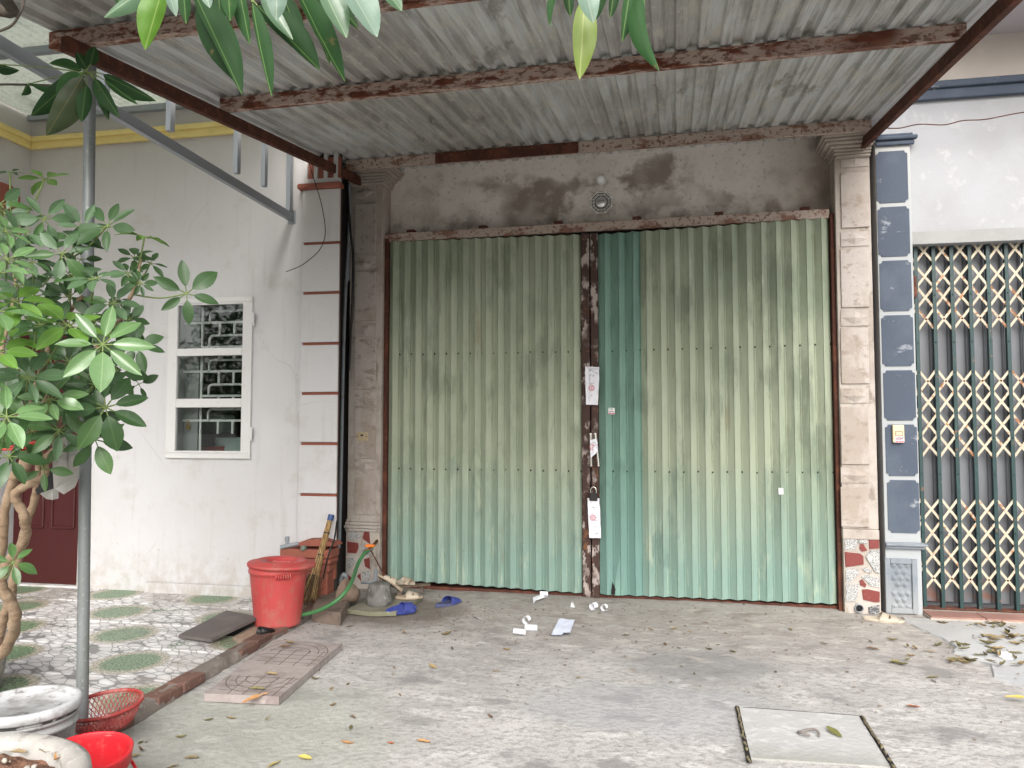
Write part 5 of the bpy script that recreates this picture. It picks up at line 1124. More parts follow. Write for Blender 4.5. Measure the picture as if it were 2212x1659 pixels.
rb = empty('red_bucket', c, 'open bright red plastic bucket with its handle hanging down, beside the round planter', 'bucket')
RBM = Matrix.Rotation(R(4), 4, 'X') @ Matrix.Rotation(R(3), 4, 'Y')
M['red'] = mat('bright_red_plastic', (.62, .022, .032), .42, [('n', 14, 6, .55, .68, (.5, .14, .12), .6), ('n', 4, 5, .48, .66, (.48, .03, .035), .7), ('n', (9, 9, 30), 5, .6, .68, (.4, .2, .17), .5)])
obj('body', MB().lathe([(0, .0), (.118, .0), (.125, .006), (.152, .215), (.165, .218), (.167, .262), (.171, .268), (.171, .278), (.163, .282), (.158, .275), (.156, .245), (.15, .2), (.118, .012), (0, .010)], c, 64, RBM), M['red'], rb)
hp = [RBM @ V((.17 * math.cos(R(a)), .17 * math.sin(R(a)), .245 - .09 * math.sin(R((a + 65) / 180 * 180)) ** 1.0)) + c for a in range(-65, 116, 12)]
hp = [RBM @ V(((.172 + .012 * math.sin(R(k * 18))) * math.cos(R(-65 + k * 18)), (.172 + .012 * math.sin(R(k * 18))) * math.sin(R(-65 + k * 18)), .245 - .10 * math.sin(R(k * 18)))) + c for k in range(11)]
obj('handle', MB().tube(smooth_path(hp, 3), .0065, 8), M['red'], rb)
for q in (hp[0], hp[-1]): obj('handle_peg', MB().lathe([(.013, -.012), (.013, .012), (0, .014)], q, 10, Matrix.Rotation(R(90), 4, 'X')), M['red'], rb)
obj('scar', MB().prism([RBM @ V((.159 * math.cos(R(a)), .159 * math.sin(R(a)), z)) + c for a, z in ((108, .265), (92, .268), (90, .25), (100, .256))], (0, -.001, 0)), mat('scratched_pink', (.6, .25, .22), .7), rb)
# mesh basket leaning on the kerb
bc = gF(228, 1545, .09); bc = aZ(226, 1548, .085)
BM_ = Matrix.Rotation(R(-3), 4, 'Y') @ Matrix.Rotation(R(4), 4, 'X')
M['basketred'] = mat('dusty_red_plastic', (.33, .045, .04), .55, [('n', 18, 5, .45, .62, (.40, .16, .14), .7)])
bk = empty('mesh_basket', bc, 'shallow red plastic mesh basket tilted against the kerb behind the steel post', 'basket')
obj('rim', MB().lathe([(.172, .052), (.182, .05), (.186, .062), (.18, .07), (.172, .066)], bc, 48, BM_, closed=True), M['basketred'], bk)
mb = MB(); prof = [(.172, .06), (.162, .03), (.148, -.0), (.13, -.03), (.108, -.05), (.08, -.054), (.04, -.056), (.002, -.057)]
def bp(t, a):
    x = t * (len(prof) - 1); i = min(int(x), len(prof) - 2); f = x - i
    return BM_ @ V(((prof[i][0] * (1 - f) + prof[i + 1][0] * f) * math.cos(a), (prof[i][0] * (1 - f) + prof[i + 1][0] * f) * math.sin(a), prof[i][1] * (1 - f) + prof[i + 1][1] * f)) + bc
for k in range(46):
    for s_ in (1, -1): mb.tube([bp(j / 7 * .99, 2 * math.pi * k / 46 + s_ * .7 * j / 7) for j in range(8)], .0024, 4, caps=False)
obj('lattice', mb, M['basketred'], bk)
# round concrete planter
pc = V((-2.375, -4.46, zc(-2.4, -4.4) - .02)); prad = .475
M['potstone'] = mat('pale_cast_concrete', (.38, .365, .34), .9, [('n', 4, 5, .45, .65, (.26, .245, .225), .8), ('n', (9, 9, 14), 6, .55, .66, (.15, .14, .125), .7), ('n', 28, 5, .56, .7, (.56, .54, .52), .6)], bump=.5, bscale=30)
plr = empty('round_planter', pc, 'wide round concrete planter filled with red-brown soil', 'planter')
obj('bowl', MB().lathe([(0, 0), (.30, 0), (.36, .04), (.42, .16), (.455, .30), (.475, .37), (.485, .41), (.48, .44), (.455, .452), (.41, .445), (.395, .425), (.39, .36)], pc, 72, wob=.02), M['potstone'], plr)
M['soil'] = mat('red_brown_soil', (.19, .095, .06), .97, [('n', 9, 6, .42, .62, (.11, .06, .04), .8), ('n', 40, 5, .52, .66, (.30, .18, .125), .7)], bump=1.0, bscale=36, bdist=.03)
mb = MB(); mb.grid(lambda a, b: pc + V((.405 * a * math.cos(b * 2 * math.pi), .405 * a * math.sin(b * 2 * math.pi), .385 + .035 * noise.noise(V((a * math.cos(b * 6.2832) * 5, a * math.sin(b * 6.2832) * 5, 2))) + .02 * noise.noise(V((a * math.cos(b * 6.2832) * 16, a * math.sin(b * 6.2832) * 16, 7))))), 26, 72)
obj('soil', mb, M['soil'], plr)
mb = MB()
for k in range(90):
    a = rnd.uniform(0, 6.28); q = .38 * math.sqrt(rnd.random()); r = rnd.uniform(.004, .014); p = pc + V((q * math.cos(a), q * math.sin(a), .395 + .03 * noise.noise(V((q * math.cos(a) * 12, q * math.sin(a) * 12, 2)))))
    mb.lathe([(0, -r * .6), (r * .9, -r * .2), (r, r * .3), (0, r * .8)], p, 6, Matrix.Rotation(rnd.uniform(0, 3), 4, 'X'))
obj('pebbles', mb, mat('pale_soil_pebble', (.42, .38, .33), .9), plr, kind='stuff')

# ------------------------------------------------------------------ leaves
def leaf_mesh(name, m, L_=1.0, W_=.3, fold=.25, droop=.15, wave=.0, shape=1.0, seg=9, seed=0, curlup=0.0):
    mb = MB(); vs = []
    for i in range(seg + 1):
        t = i / seg; wv = math.sin(math.pi * t ** shape) ** .8 * W_ / 2 if 0 < t < 1 else .004 * L_
        z0 = -droop * L_ * t * t
        for j in (-1, -.5, 0, .5, 1):
            z = z0 + abs(j) * wv * fold + wave * W_ * math.sin(t * 14 + seed + j * 1.3) * abs(j) + curlup * L_ * (2 * t - 1) ** 2 + curlup * wv * j * j * 2
            vs.append((L_ * t, j * wv, z))
    fs = [(i * 5 + j, (i + 1) * 5 + j, (i + 1) * 5 + j + 1, i * 5 + j + 1) for i in range(seg) for j in range(4)]
    mb.add(vs, fs, True); return mb.mesh(name, m)
def leafmat(name, c, vein, rough=.35, tr=.22, spec=.5, rand=.12, vw=1.0):
    m = mat(name, c, rough, [('n', (5, 60, 5), 3, .46, .6, tuple(v * .8 for v in c), .5), ('n', 9, 5, .6, .72, tuple(v * .62 for v in c), .5), ('n', 14, 6, .64, .70, (.17, .13, .05), .6)], coords='obj', rand=rand, transl=tr, spec=spec)
    N_ = m.node_tree.nodes; L_ = m.node_tree.links; bs = N_['Principled BSDF']; src = bs.inputs['Base Color'].links[0].from_socket
    tc = N_.new('ShaderNodeTexCoord'); sp = N_.new('ShaderNodeSeparateXYZ'); L_.new(tc.outputs['Object'], sp.inputs[0])
    ab = N_.new('ShaderNodeMath'); ab.operation = 'ABSOLUTE'; L_.new(sp.outputs[1], ab.inputs[0])
    mr = N_.new('ShaderNodeMapRange'); mr.inputs[1].default_value = .006 * vw; mr.inputs[2].default_value = .016 * vw; mr.inputs[3].default_value = .75; mr.inputs[4].default_value = 0; L_.new(ab.outputs[0], mr.inputs[0])
    mx = N_.new('ShaderNodeMix'); mx.data_type = 'RGBA'; L_.new(mr.outputs[0], mx.inputs[0]); L_.new(src, mx.inputs[6]); mx.inputs[7].default_value = lin(vein); L_.new(mx.outputs[2], bs.inputs['Base Color'])
    return m
LM = {'dark': leafmat('dark_glossy_leaf', (.05, .115, .038), (.09, .17, .06), .34), 'mid': leafmat('green_leaf', (.075, .16, .05), (.14, .24, .08), .36), 'bright': leafmat('young_bright_leaf', (.145, .30, .05), (.26, .42, .12), .42, .35),
      'lime': leafmat('lime_leaf', (.17, .33, .035), (.36, .5, .15), .42, .4), 'pale': leafmat('shiny_pale_leaf', (.14, .26, .10), (.28, .4, .2), .24, .2, .7), 'greyg': leafmat('dusty_grey_green_leaf', (.09, .165, .08), (.15, .24, .12), .42), 'back': leafmat('pale_leaf_underside', (.20, .30, .23), (.38, .46, .35), .42, .3, .5, .12, .12), 'mlime': leafmat('lime_mango_leaf', (.13, .29, .03), (.36, .5, .15), .42, .4, .5, .12, .12), 'mpale': leafmat('shiny_mango_leaf', (.11, .2, .11), (.3, .4, .25), .3, .2, .6, .12, .12),
      'mango': leafmat('deep_mango_leaf', (.017, .05, .015), (.10, .17, .05), .6, .12, .15, .12, .12), 'mangom': leafmat('mango_leaf', (.028, .08, .024), (.15, .25, .08), .6, .15, .15, .12, .12), 'yellow': leafmat('yellowing_mango_leaf', (.20, .28, .05), (.45, .5, .18), .42, .3, .5, .12, .12), 'brown': leafmat('scorched_mango_leaf', (.04, .06, .022), (.16, .14, .06), .5, .2, .4, .12, .12)}
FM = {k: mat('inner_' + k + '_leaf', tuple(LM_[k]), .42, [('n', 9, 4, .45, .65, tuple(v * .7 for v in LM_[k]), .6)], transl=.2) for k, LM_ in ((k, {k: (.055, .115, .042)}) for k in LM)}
# umbrella plant
base = aZ(-95, 1500, -.01)
UPl = empty('umbrella_plant', base, 'umbrella plant with twisting tan stems and glossy fingered leaves beside the steel post', 'plant')
M['bark'] = mat('tan_ringed_bark', (.29, .205, .135), .85, [('n', (6, 6, 26), 5, .5, .6, (.2, .135, .085), .8), ('n', 14, 5, .5, .7, (.44, .34, .24), .6)], bump=.6, bscale=40)
M['petiole'] = mat('green_petiole', (.16, .22, .07), .6)
obj('tub', MB().lathe([(.17, 0), (.22, .02), (.26, .32), (.28, .34), (.27, .36), (.24, .34), (.23, .28), (0, .27)], base + V((0, 0, .0)), 36), M['potstone'], UPl)
def stem(pts, r0, r1, n=6):
    P = smooth_path([aD(x, y, d) for x, y, d in pts], n); k = len(P)
    P = [p + V((noise.noise(p * 9), noise.noise(p * 9 + V((5, 0, 0))), 0)) * .012 for p in P]
    obj('stem', MB().tube(P, [(r0 + (r1 - r0) * i / (k - 1)) * (1 + .10 * math.sin(i * 2.1)) for i in range(k)], 10), M['bark'], UPl)
DP = 3.55
stem([(-85, 1470, 4.1), (-10, 1425, 4.05), (28, 1368, 3.9), (30, 1335, 3.8), (22, 1295, 3.75), (3, 1262, 3.7), (12, 1222, 3.65), (38, 1190, 3.6), (56, 1148, 3.55), (52, 1118, 3.5), (38, 1088, 3.48), (38, 1064, 3.46), (62, 1046, 3.45), (92, 1030, 3.45), (97, 995, 3.45), (112, 978, 3.46), (138, 960, 3.48)], .031, .014, 5)
stem([(-90, 1470, 4.2), (-20, 1420, 4.1), (10, 1340, 4.0), (30, 1260, 3.9), (58, 1130, 3.8), (76, 1075, 3.75), (85, 1000, 3.7), (95, 900, 3.65), (100, 800, 3.6)], .028, .011, 5)
stem([(-95, 1470, 4.2), (-35, 1300, 4.0), (5, 1180, 3.9), (12, 1090, 3.8), (35, 1030, 3.75), (50, 1000, 3.7), (42, 940, 3.65), (40, 900, 3.6), (30, 850, 3.55), (5, 760, 3.5), (30, 640, 3.5), (48, 480, 3.55)], .028, .006, 5)
stem([(30, 1030, 3.72), (48, 1018, 3.7), (60, 1000, 3.68), (40, 960, 3.65), (65, 915, 3.6), (68, 900, 3.6), (72, 850, 3.6), (120, 720, 3.6), (180, 640, 3.6)], .026, .010, 5)
stem([(100, 960, 3.6), (150, 860, 3.6), (190, 780, 3.6), (240, 720, 3.62), (262, 690, 3.64), (275, 655, 3.66), (290, 630, 3.68), (297, 600, 3.7), (305, 560, 3.7)], .018, .006, 5)
stem([(62, 1000, 3.6), (85, 975, 3.5), (60, 950, 3.5), (48, 945, 3.5)], .018, .010)
variants = {}
def lv(key, sh):
    if (key, sh) not in variants:
        w_, fo, dr_, shp_ = ((.46, .18, .10, .98), (.40, .3, .22, .92), (.50, .12, .3, 1.0), (.38, .35, .05, .9))[sh]
        variants[key, sh] = leaf_mesh('umbrella_leaf', LM[key], 1, w_, fo, dr_, .02, shp_, 8, sh * 2.1)
    return variants[key, sh]
pet = MB(); LEAVES = []
def cluster(x, y, r, d, key, n=7, up=.6, tow=.5, hub=None, ph=None, spread=1.0, droop=.0, keys=None):
    C = aD(x, y, d); rw = 1.0 * r * d / FPX
    tc = (CAM - C).normalized(); N_ = (V((0, 0, 1)) * up + tc * tow + V((rnd.uniform(-.25, .25), rnd.uniform(-.2, .2), 0))).normalized()
    a1 = N_.cross(V((.3, .2, 1))).normalized(); a2 = N_.cross(a1); p0 = rnd.uniform(0, 6.28) if ph is None else ph
    for k in range(n):
        a = p0 + 2 * math.pi * k / n * spread + rnd.uniform(-.16, .16)
        el = rnd.uniform(-.12, .25) - droop
        d_ = (a1 * math.cos(a) + a2 * math.sin(a)) * math.cos(el) + N_ * math.sin(el) - V((0, 0, 1)) * droop * .4; d_.normalize()
        L_ = rw * rnd.uniform(.68, .92); st_ = C + d_ * rw * .2
        pet.tube([C, C + d_ * rw * .1 - N_ * .002, st_], rw * .014 + .0008, 4)
        z_ = (N_ - d_ * N_.dot(d_) + (a1 * rnd.uniform(-.3, .3) + a2 * rnd.uniform(-.3, .3))); z_ = (z_ - d_ * z_.dot(d_)).normalized(); y_ = z_.cross(d_)
        kk = key if rnd.random() > .25 else rnd.choice(keys or [key, 'mid' if key in ('dark', 'greyg') else key])
        LEAVES.append((L_ / d - (.02 if key == 'dark' and d >= 3.55 else 0), kk, rnd.randrange(4), basis(st_, d_ * L_, y_ * L_ * rnd.uniform(.85, 1.15), z_ * L_)))
    if hub is not None:
        h_ = aD(*hub); m_ = C.lerp(h_, .5) - V((0, 0, .02)); pet.tube(smooth_path([C, m_, h_], 4), .0042, 5)
CL = [(98, 386, 52, 3.5, 'bright', 6, .5, .1, (45, 480, 3.55)), (22, 372, 30, 3.5, 'bright', 6, 1, .2, (24, 480, 3.55)), (97, 472, 62, 3.5, 'greyg', 6, .3, .8, (30, 560, 3.55)), (232, 488, 68, 3.55, 'dark', 7, .4, .7, (150, 560, 3.6)),
      (312, 512, 58, 3.6, 'bright', 7, .9, .2, (297, 575, 3.68)), (135, 548, 66, 3.45, 'greyg', 6, .3, .8, (90, 620, 3.6)), (70, 566, 40, 3.4, 'greyg', 8, .7, .5, (75, 640, 3.55)), (203, 602, 66, 3.4, 'greyg', 7, .8, .45, (190, 690, 3.6)),
      (276, 590, 38, 3.66, 'greyg', 9, .6, .6, (290, 620, 3.68)), (303, 612, 34, 3.62, 'greyg', 9, .4, .8, (292, 632, 3.68)), (403, 634, 72, 3.7, 'dark', 6, .1, 1.0, (288, 636, 3.68)), (290, 556, 42, 3.75, 'dark', 6, .5, .6, (296, 600, 3.7)), (325, 568, 40, 3.75, 'dark', 6, .5, .6, (300, 600, 3.7)),
      (146, 702, 84, 3.2, 'bright', 7, .7, .5, (80, 812, 3.4)), (80, 706, 28, 3.25, 'bright', 7, 1, .2, (62, 800, 3.4)), (222, 744, 98, 3.15, 'pale', 8, .45, .85, (180, 830, 3.5)), (296, 746, 62, 3.6, 'dark', 7, .2, .9, (262, 700, 3.64)), (258, 648, 26, 3.6, 'lime', 6, .9, .3, (270, 660, 3.64)),
      (-10, 672, 90, 2.9, 'pale', 7, .8, .4, (-30, 800, 3.3)), (-5, 590, 84, 2.95, 'pale', 7, .8, .3, (-30, 700, 3.3)), (25, 735, 60, 3.1, 'bright', 6, .6, .5, (52, 800, 3.4)), (108, 862, 72, 3.2, 'pale', 8, .6, .6, (90, 940, 3.5)), (60, 815, 74, 3.1, 'greyg', 8, .5, .7, (50, 900, 3.5)), (228, 880, 95, 3.35, 'dark', 8, .2, .9, (150, 860, 3.6)),
      (205, 950, 74, 3.4, 'dark', 7, -.1, 1.0, (150, 900, 3.6)), (190, 905, 70, 3.45, 'dark', 7, .1, .9, (150, 870, 3.6)), (15, 900, 84, 2.95, 'pale', 7, .6, .6, (0, 980, 3.4)), (20, 985, 72, 3.2, 'dark', 7, .3, .8, (30, 1000, 3.6)), (128, 930, 66, 3.35, 'greyg', 7, .3, .8, (100, 960, 3.6)), (28, 1215, 50, 3.45, 'mid', 6, .3, .8, (10, 1250, 3.68)),
      (95, 1012, 54, 3.4, 'mid', 5, .1, .9, (92, 985, 3.45)), (75, 640, 70, 3.5, 'greyg', 7, .5, .7, (60, 700, 3.55)), (30, 520, 60, 3.5, 'greyg', 7, .5, .6, (30, 600, 3.5)), (150, 640, 62, 3.6, 'dark', 7, .4, .7, (160, 700, 3.6)), (40, 615, 58, 3.3, 'greyg', 7, .6, .5, (40, 700, 3.5)), (110, 770, 70, 3.6, 'dark', 8, .3, .8, (110, 800, 3.6)),
      (180, 800, 70, 3.6, 'dark', 8, .3, .8, (170, 830, 3.6)), (250, 805, 66, 3.6, 'dark', 7, .2, .9, (200, 780, 3.6)), (205, 690, 66, 3.62, 'dark', 7, .4, .8, (200, 740, 3.6)), (60, 880, 60, 3.5, 'dark', 7, .3, .8, (50, 930, 3.6)), (150, 860, 62, 3.6, 'dark', 6, .2, .9, (140, 880, 3.6))]
random.seed(3); rnd.seed(21)
CL += [(55, 500, 58, 3.45, 'greyg', 7, .5, .6, (40, 560, 3.5)), (180, 490, 56, 3.55, 'greyg', 6, .4, .7, (150, 560, 3.6)), (155, 595, 60, 3.5, 'greyg', 7, .5, .6, (150, 660, 3.6)), (245, 655, 58, 3.5, 'greyg', 7, .5, .7, (240, 700, 3.6)), (15, 500, 56, 3.3, 'pale', 6, .6, .5, (20, 570, 3.5)), (280, 690, 44, 3.6, 'greyg', 6, .4, .7, (270, 680, 3.64)), (30, 800, 66, 3.3, 'greyg', 7, .5, .7, (50, 880, 3.5)), (150, 780, 66, 3.45, 'dark', 7, .3, .8, (160, 830, 3.6)), (70, 930, 62, 3.45, 'dark', 7, .3, .8, (60, 960, 3.6)), (-5, 760, 80, 3.0, 'bright', 7, .6, .6, (-10, 850, 3.4)), (30, 650, 76, 3.0, 'bright', 7, .7, .5, (20, 760, 3.4)), (10, 850, 70, 3.3, 'mid', 7, .5, .6, (20, 900, 3.5)), (90, 700, 66, 3.45, 'dark', 7, .5, .6, (90, 760, 3.55)), (45, 950, 60, 3.3, 'dark', 6, .2, .9, (45, 980, 3.6)), (0, 440, 60, 3.4, 'greyg', 6, .5, .6, (20, 520, 3.55)), (160, 520, 56, 3.55, 'dark', 6, .5, .6, (150, 580, 3.6)), (15, 560, 64, 3.2, 'pale', 7, .6, .5, (10, 640, 3.5)), (205, 830, 62, 3.4, 'dark', 7, .2, .9, (180, 850, 3.6))]
for t in CL: cluster(*t)
for t in [(255, 700, 60, 3.7, 'dark', 6, .2, .9), (170, 740, 64, 3.7, 'dark', 7, .3, .8), (90, 820, 60, 3.7, 'dark', 7, .3, .8), (10, 460, 50, 3.6, 'greyg', 6, .4, .7), (175, 560, 44, 3.65, 'dark', 5, .3, .8), (60, 690, 60, 3.65, 'dark', 7, .3, .8), (120, 600, 50, 3.7, 'dark', 6, .3, .8), (300, 830, 40, 3.7, 'dark', 4, -.2, 1)]: cluster(*t)
LEAVES.sort(key=lambda t: -t[0])
for _, kk, sh, Mx in LEAVES[:290]: piece('leaf', lv(kk, sh), UPl, Mx)
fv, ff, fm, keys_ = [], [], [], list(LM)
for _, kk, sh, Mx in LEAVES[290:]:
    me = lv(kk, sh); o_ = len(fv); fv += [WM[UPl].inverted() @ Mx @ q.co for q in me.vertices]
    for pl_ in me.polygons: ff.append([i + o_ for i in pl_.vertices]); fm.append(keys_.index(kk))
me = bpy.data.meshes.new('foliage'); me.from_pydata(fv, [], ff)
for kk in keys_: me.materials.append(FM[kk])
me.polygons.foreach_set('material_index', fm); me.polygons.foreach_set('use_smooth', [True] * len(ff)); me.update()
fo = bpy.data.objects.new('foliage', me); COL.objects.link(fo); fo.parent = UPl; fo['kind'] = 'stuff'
obj('petioles', pet, M['petiole'], UPl, kind='stuff')
tie = [aD(x, y, 3.42) for x, y in ((-10, 966), (20, 964), (45, 966), (60, 960), (75, 956), (90, 952))]
obj('red_tie', MB().tube(smooth_path(tie, 4), .008, 6).tube(smooth_path([p + V((0, 0, -.014)) for p in tie], 4), .006, 6), mat('red_ribbon', (.42, .05, .035), .7), label='faded red ribbon tied round the stems of the umbrella plant', cat='ribbon')
q = [(112, 935), (142, 930), (150, 950), (152, 985), (146, 1020), (150, 1040), (138, 1068), (116, 1056), (120, 1010), (112, 975)]
mb = MB(); mb.prism([aD(x, y, 3.60 + .02 * ((i * 7) % 3)) for i, (x, y) in enumerate(q)], V((.02, .05, 0)), .8); mb.prism([aD(x, y, 3.58 + .02 * (i % 2)) for i, (x, y) in enumerate([(86, 1066), (114, 1056), (114, 1080), (100, 1078)])], V((.01, .03, 0)), .8)
obj('plastic_bag', mb, mat('cloudy_plastic', (.62, .61, .58), .35, transl=.4, bump=.8, bscale=14, bdist=.04), label='crumpled whitish plastic bag hanging in the umbrella plant', cat='bag')
mb = MB().prism([aD(x, y, 3.72) for x, y in ((70, 1045), (95, 1035), (120, 990), (135, 1000), (140, 1030), (110, 1062), (80, 1068))], V((.01, .05, 0)), .7)
obj('plastic_bag', mb, M['black'], label='black plastic bag tucked behind the whitish bag', cat='bag')

# mango boughs hanging in from above
MT = empty('mango_tree', (-3.9, -5.0, -.1), 'mango tree whose long drooping leaves hang in front of the canopy', 'tree')
M['mbark'] = mat('dark_mango_bark', (.09, .075, .06), .95, [('n', (12, 12, 4), 5, .45, .65, (.05, .04, .033), .8)], bump=.8, bscale=30)
obj('trunk', MB().tube(smooth_path([(-3.9, -5.0, -.2), (-3.85, -4.9, 1.2), (-3.6, -4.75, 2.4), (-3.2, -4.6, 3.4), (-2.6, -4.7, 4.2), (-1.8, -4.9, 4.8)], 5), [.17] * 6 + [.15] * 6 + [.12] * 6 + [.09] * 6 + [.07] * 2, 14), M['mbark'], MT)
tw = MB()
def limb(pts, r): obj('limb', MB().tube(smooth_path(pts, 5), r, 8), M['mbark'], MT)
limb([(-3.25, -4.6, 3.3), aD(-20, 20, 3.0), aD(12, -12, 2.8), aD(60, -120, 2.4), aD(300, -222, 2.1), aD(700, -226, 2.02), aD(1100, -200, 1.9), aD(1420, -180, 1.9)], .022)
limb([aD(-120, 200, 3.9), aD(-20, 184, 3.8), aD(60, 183, 3.7), aD(150, 184, 3.6), aD(180, 165, 3.55)], .006)
limb([aD(52, 0, 3.0), aD(45, 25, 2.9), aD(25, 55, 2.85), aD(-10, 70, 2.8)], .005)
def mleaf(b, t, wpx, d, key, bend=0.0, dz=0.0, roll=0.0, tr=0.0):
    B = aD(b[0], b[1], d); T_ = aD(t[0], t[1], d + dz); X_ = T_ - B; L_ = X_.length; X_ = X_ / L_
    tc = (CAM - B).normalized(); Z_ = (tc - X_ * tc.dot(X_)).normalized(); Z_ = (Matrix.Rotation(roll, 3, X_) @ Z_); Y_ = Z_.cross(X_)
    Wd = 1.02 * wpx * d / FPX / max(.35, math.cos(roll)); n = 12; mb = MB(); vs = []
    for i in range(n + 1):
        s = i / n; w_ = Wd / 2 * (math.sin(math.pi * s ** .82) ** .75 if 0 < s < 1 else .02)
        cpt = B + X_ * L_ * s + Y_ * bend * L_ * math.sin(math.pi * s) + Z_ * .05 * L_ * math.sin(math.pi * s)
        for j in (-1, -.55, 0, .55, 1):
            vs.append((cpt + Y_ * w_ * j + Z_ * (-abs(j) ** 1.5 * w_ * .25 + .05 * w_ * math.sin(s * 19 + j * 2))))
    mb.add(vs, [(i * 5 + j, (i + 1) * 5 + j, (i + 1) * 5 + j + 1, i * 5 + j + 1) for i in range(n) for j in range(4)], True)
    Mx = basis(B, X_, Y_, Z_); me = mb.mesh('mango_leaf', LM[key], Mx.inverted())
    piece('leaf', me, MT, Mx)
    tw.tube(smooth_path([B, B - X_ * .05 + V((0, 0, .03)), aD(min((330, 455, 580, 720, 850, 1240, 1345), key=lambda h: abs(h - b[0])), -150, 2.02), aD(min((330, 455, 580, 720, 850, 1240, 1345), key=lambda h: abs(h - b[0])) + 20, -222, 2.02)], 3), .0026, 5) if d < 3 else tw.tube([B, B.lerp(aD(186, 158, 3.56), .6) + V((0, 0, .01)), aD(186, 158, 3.56)], .003, 5)
D0 = 2.0
for a in [((345, -42), (225, 38), 34, D0 - .1, 'mpale', .05, 0, .3), ((352, -30), (313, 108), 50, D0 - .15, 'mlime', -.06), ((362, -40), (381, 36), 25, D0 - .2, 'back', 0, 0, .5), ((418, -20), (523, 204), 50, D0, 'mango', .07), ((432, -10), (519, 183), 54, D0 + .05, 'mango', -.05), ((438, -40), (453, 17), 28, D0 - .1, 'back'),
          ((492, -40), (497, 46), 32, D0 + .05, 'mangom'), ((545, 5), (587, 209), 29, D0 - .05, 'mangom', .05, 0, .3), ((556, 12), (692, 152), 52, D0 + .05, 'mango', .08), ((562, -30), (633, 86), 30, D0, 'mpale', -.04), ((598, -50), (597, 44), 44, D0 - .15, 'back', 0), ((640, -30), (745, 176), 42, D0, 'mangom', .06, 0, .35), ((690, -40), (749, 82), 50, D0 - .1, 'mpale', .06), ((742, -50), (815, 80), 62, D0 - .15, 'back', .07), ((820, -40), (868, 24), 36, D0 - .1, 'mpale', .05), ((700, -30), (775, 62), 30, D0 + .05, 'mango'),
          ((470, -30), (478, 60), 26, D0 + .1, 'mango', .03), ((515, -30), (540, 96), 30, D0 + .1, 'mangom', -.04), ((610, -20), (655, 118), 30, D0 + .1, 'mango', .05), ((665, -30), (712, 140), 30, D0 + .12, 'mango', .05), ((395, -30), (402, 52), 26, D0 + .1, 'mangom', .0), ((250, -40), (262, 20), 24, D0, 'mango', .0), ((1330, -40), (1318, 40), 22, 1.95, 'mango', .03), ((1225, -40), (1232, 36), 24, 1.95, 'mango', .0), ((1216, -40), (1188, 58), 16, 1.9, 'mangom', -.12), ((1263, -5), (1252, 171), 52, 1.9, 'yellow', .03), ((1258, -50), (1282, 49), 46, 1.8, 'back', .02), ((1305, -40), (1284, 46), 28, 1.95, 'mango'), ((1362, -30), (1344, 90), 30, 1.95, 'mangom', .04), ((1385, -30), (1424, 153), 38, 1.9, 'mangom', -.14),
          ((172, 160), (67, 250), 46, 3.55, 'mango', .04), ((176, 160), (122, 208), 46, 3.5, 'mangom', .03), ((178, 165), (100, 293), 56, 3.5, 'brown', .05), ((186, 182), (176, 264), 30, 3.52, 'mango'), ((203, 168), (258, 253), 30, 3.5, 'mango', -.05), ((222, 160), (337, 218), 30, 3.6, 'mango', -.06), ((225, 172), (298, 226), 17, 3.6, 'mangom'), ((178, 152), (106, 137), 20, 3.6, 'mangom', -.1), ((188, 150), (165, 112), 24, 3.6, 'mango'), ((210, 182), (235, 260), 20, 3.55, 'mango'), ((150, 182), (60, 178), 14, 3.6, 'mangom', .15), ((60, 182), (46, 206), 14, 3.65, 'mango', .2), ((-20, 138), (42, 152), 20, 3.6, 'mango', -.1), ((195, 140), (205, 100), 26, 3.6, 'mango')]: mleaf(*a)
obj('twigs', tw, M['petiole'], MT, kind='stuff')
# crown of the same tree above and behind the viewer
def crown(parent, name, cs, n, m_, lo=.16, hi=.26):
    mb = MB()
    for k in range(n):
        c_, r_ = cs[k % len(cs)]; d = V((rnd.gauss(0, 1), rnd.gauss(0, 1), rnd.gauss(0, .7))).normalized() * r_ * rnd.uniform(.45, 1.05) ** .6
        p = V(c_) + d; x = V((rnd.gauss(0, 1), rnd.gauss(0, 1), -.6 + rnd.gauss(0, .5))).normalized(); y = x.cross(V((rnd.gauss(0, 1), rnd.gauss(0, 1), 1))).normalized(); l_ = rnd.uniform(lo, hi)
        mb.add([p, p + x * l_ * .45 + y * l_ * .16, p + x * l_, p + x * l_ * .45 - y * l_ * .16], [(0, 1, 2, 3)])
    return obj(name, mb, m_, parent, kind='stuff')
crown(MT, 'crown', [((-1.8, -6.2, 5.6), .9), ((-.2, -7.2, 5.9), 1.0), ((-3.4, -6.4, 5.4), 1.0)], 1400, LM['mango'])
# trees across the street, seen only in the window panes
for k, (x, y, h) in enumerate(((-13, -16, 6.0), (-17.5, -13, 5.5))):
    t_ = empty('street_tree', (x, y, -.26), ('bushy green tree across the street, mirrored in the window panes', 'smaller tree beside the bushy one across the street')[k], 'tree')
    obj('trunk', MB().tube([(x, y, -.3), (x + .1, y, 1.4), (x, y + .2, 3.0)], [.2, .16, .1], 10), M['mbark'], t_)
    crown(t_, 'crown', [((x, y, h * .55), 1.8), ((x + 1.2, y + .6, h * .45), 1.4), ((x - 1.3, y - .3, h * .5), 1.5), ((x, y + .3, h * .8), 1.3)], 2600, LM['mid'], .2, .4)

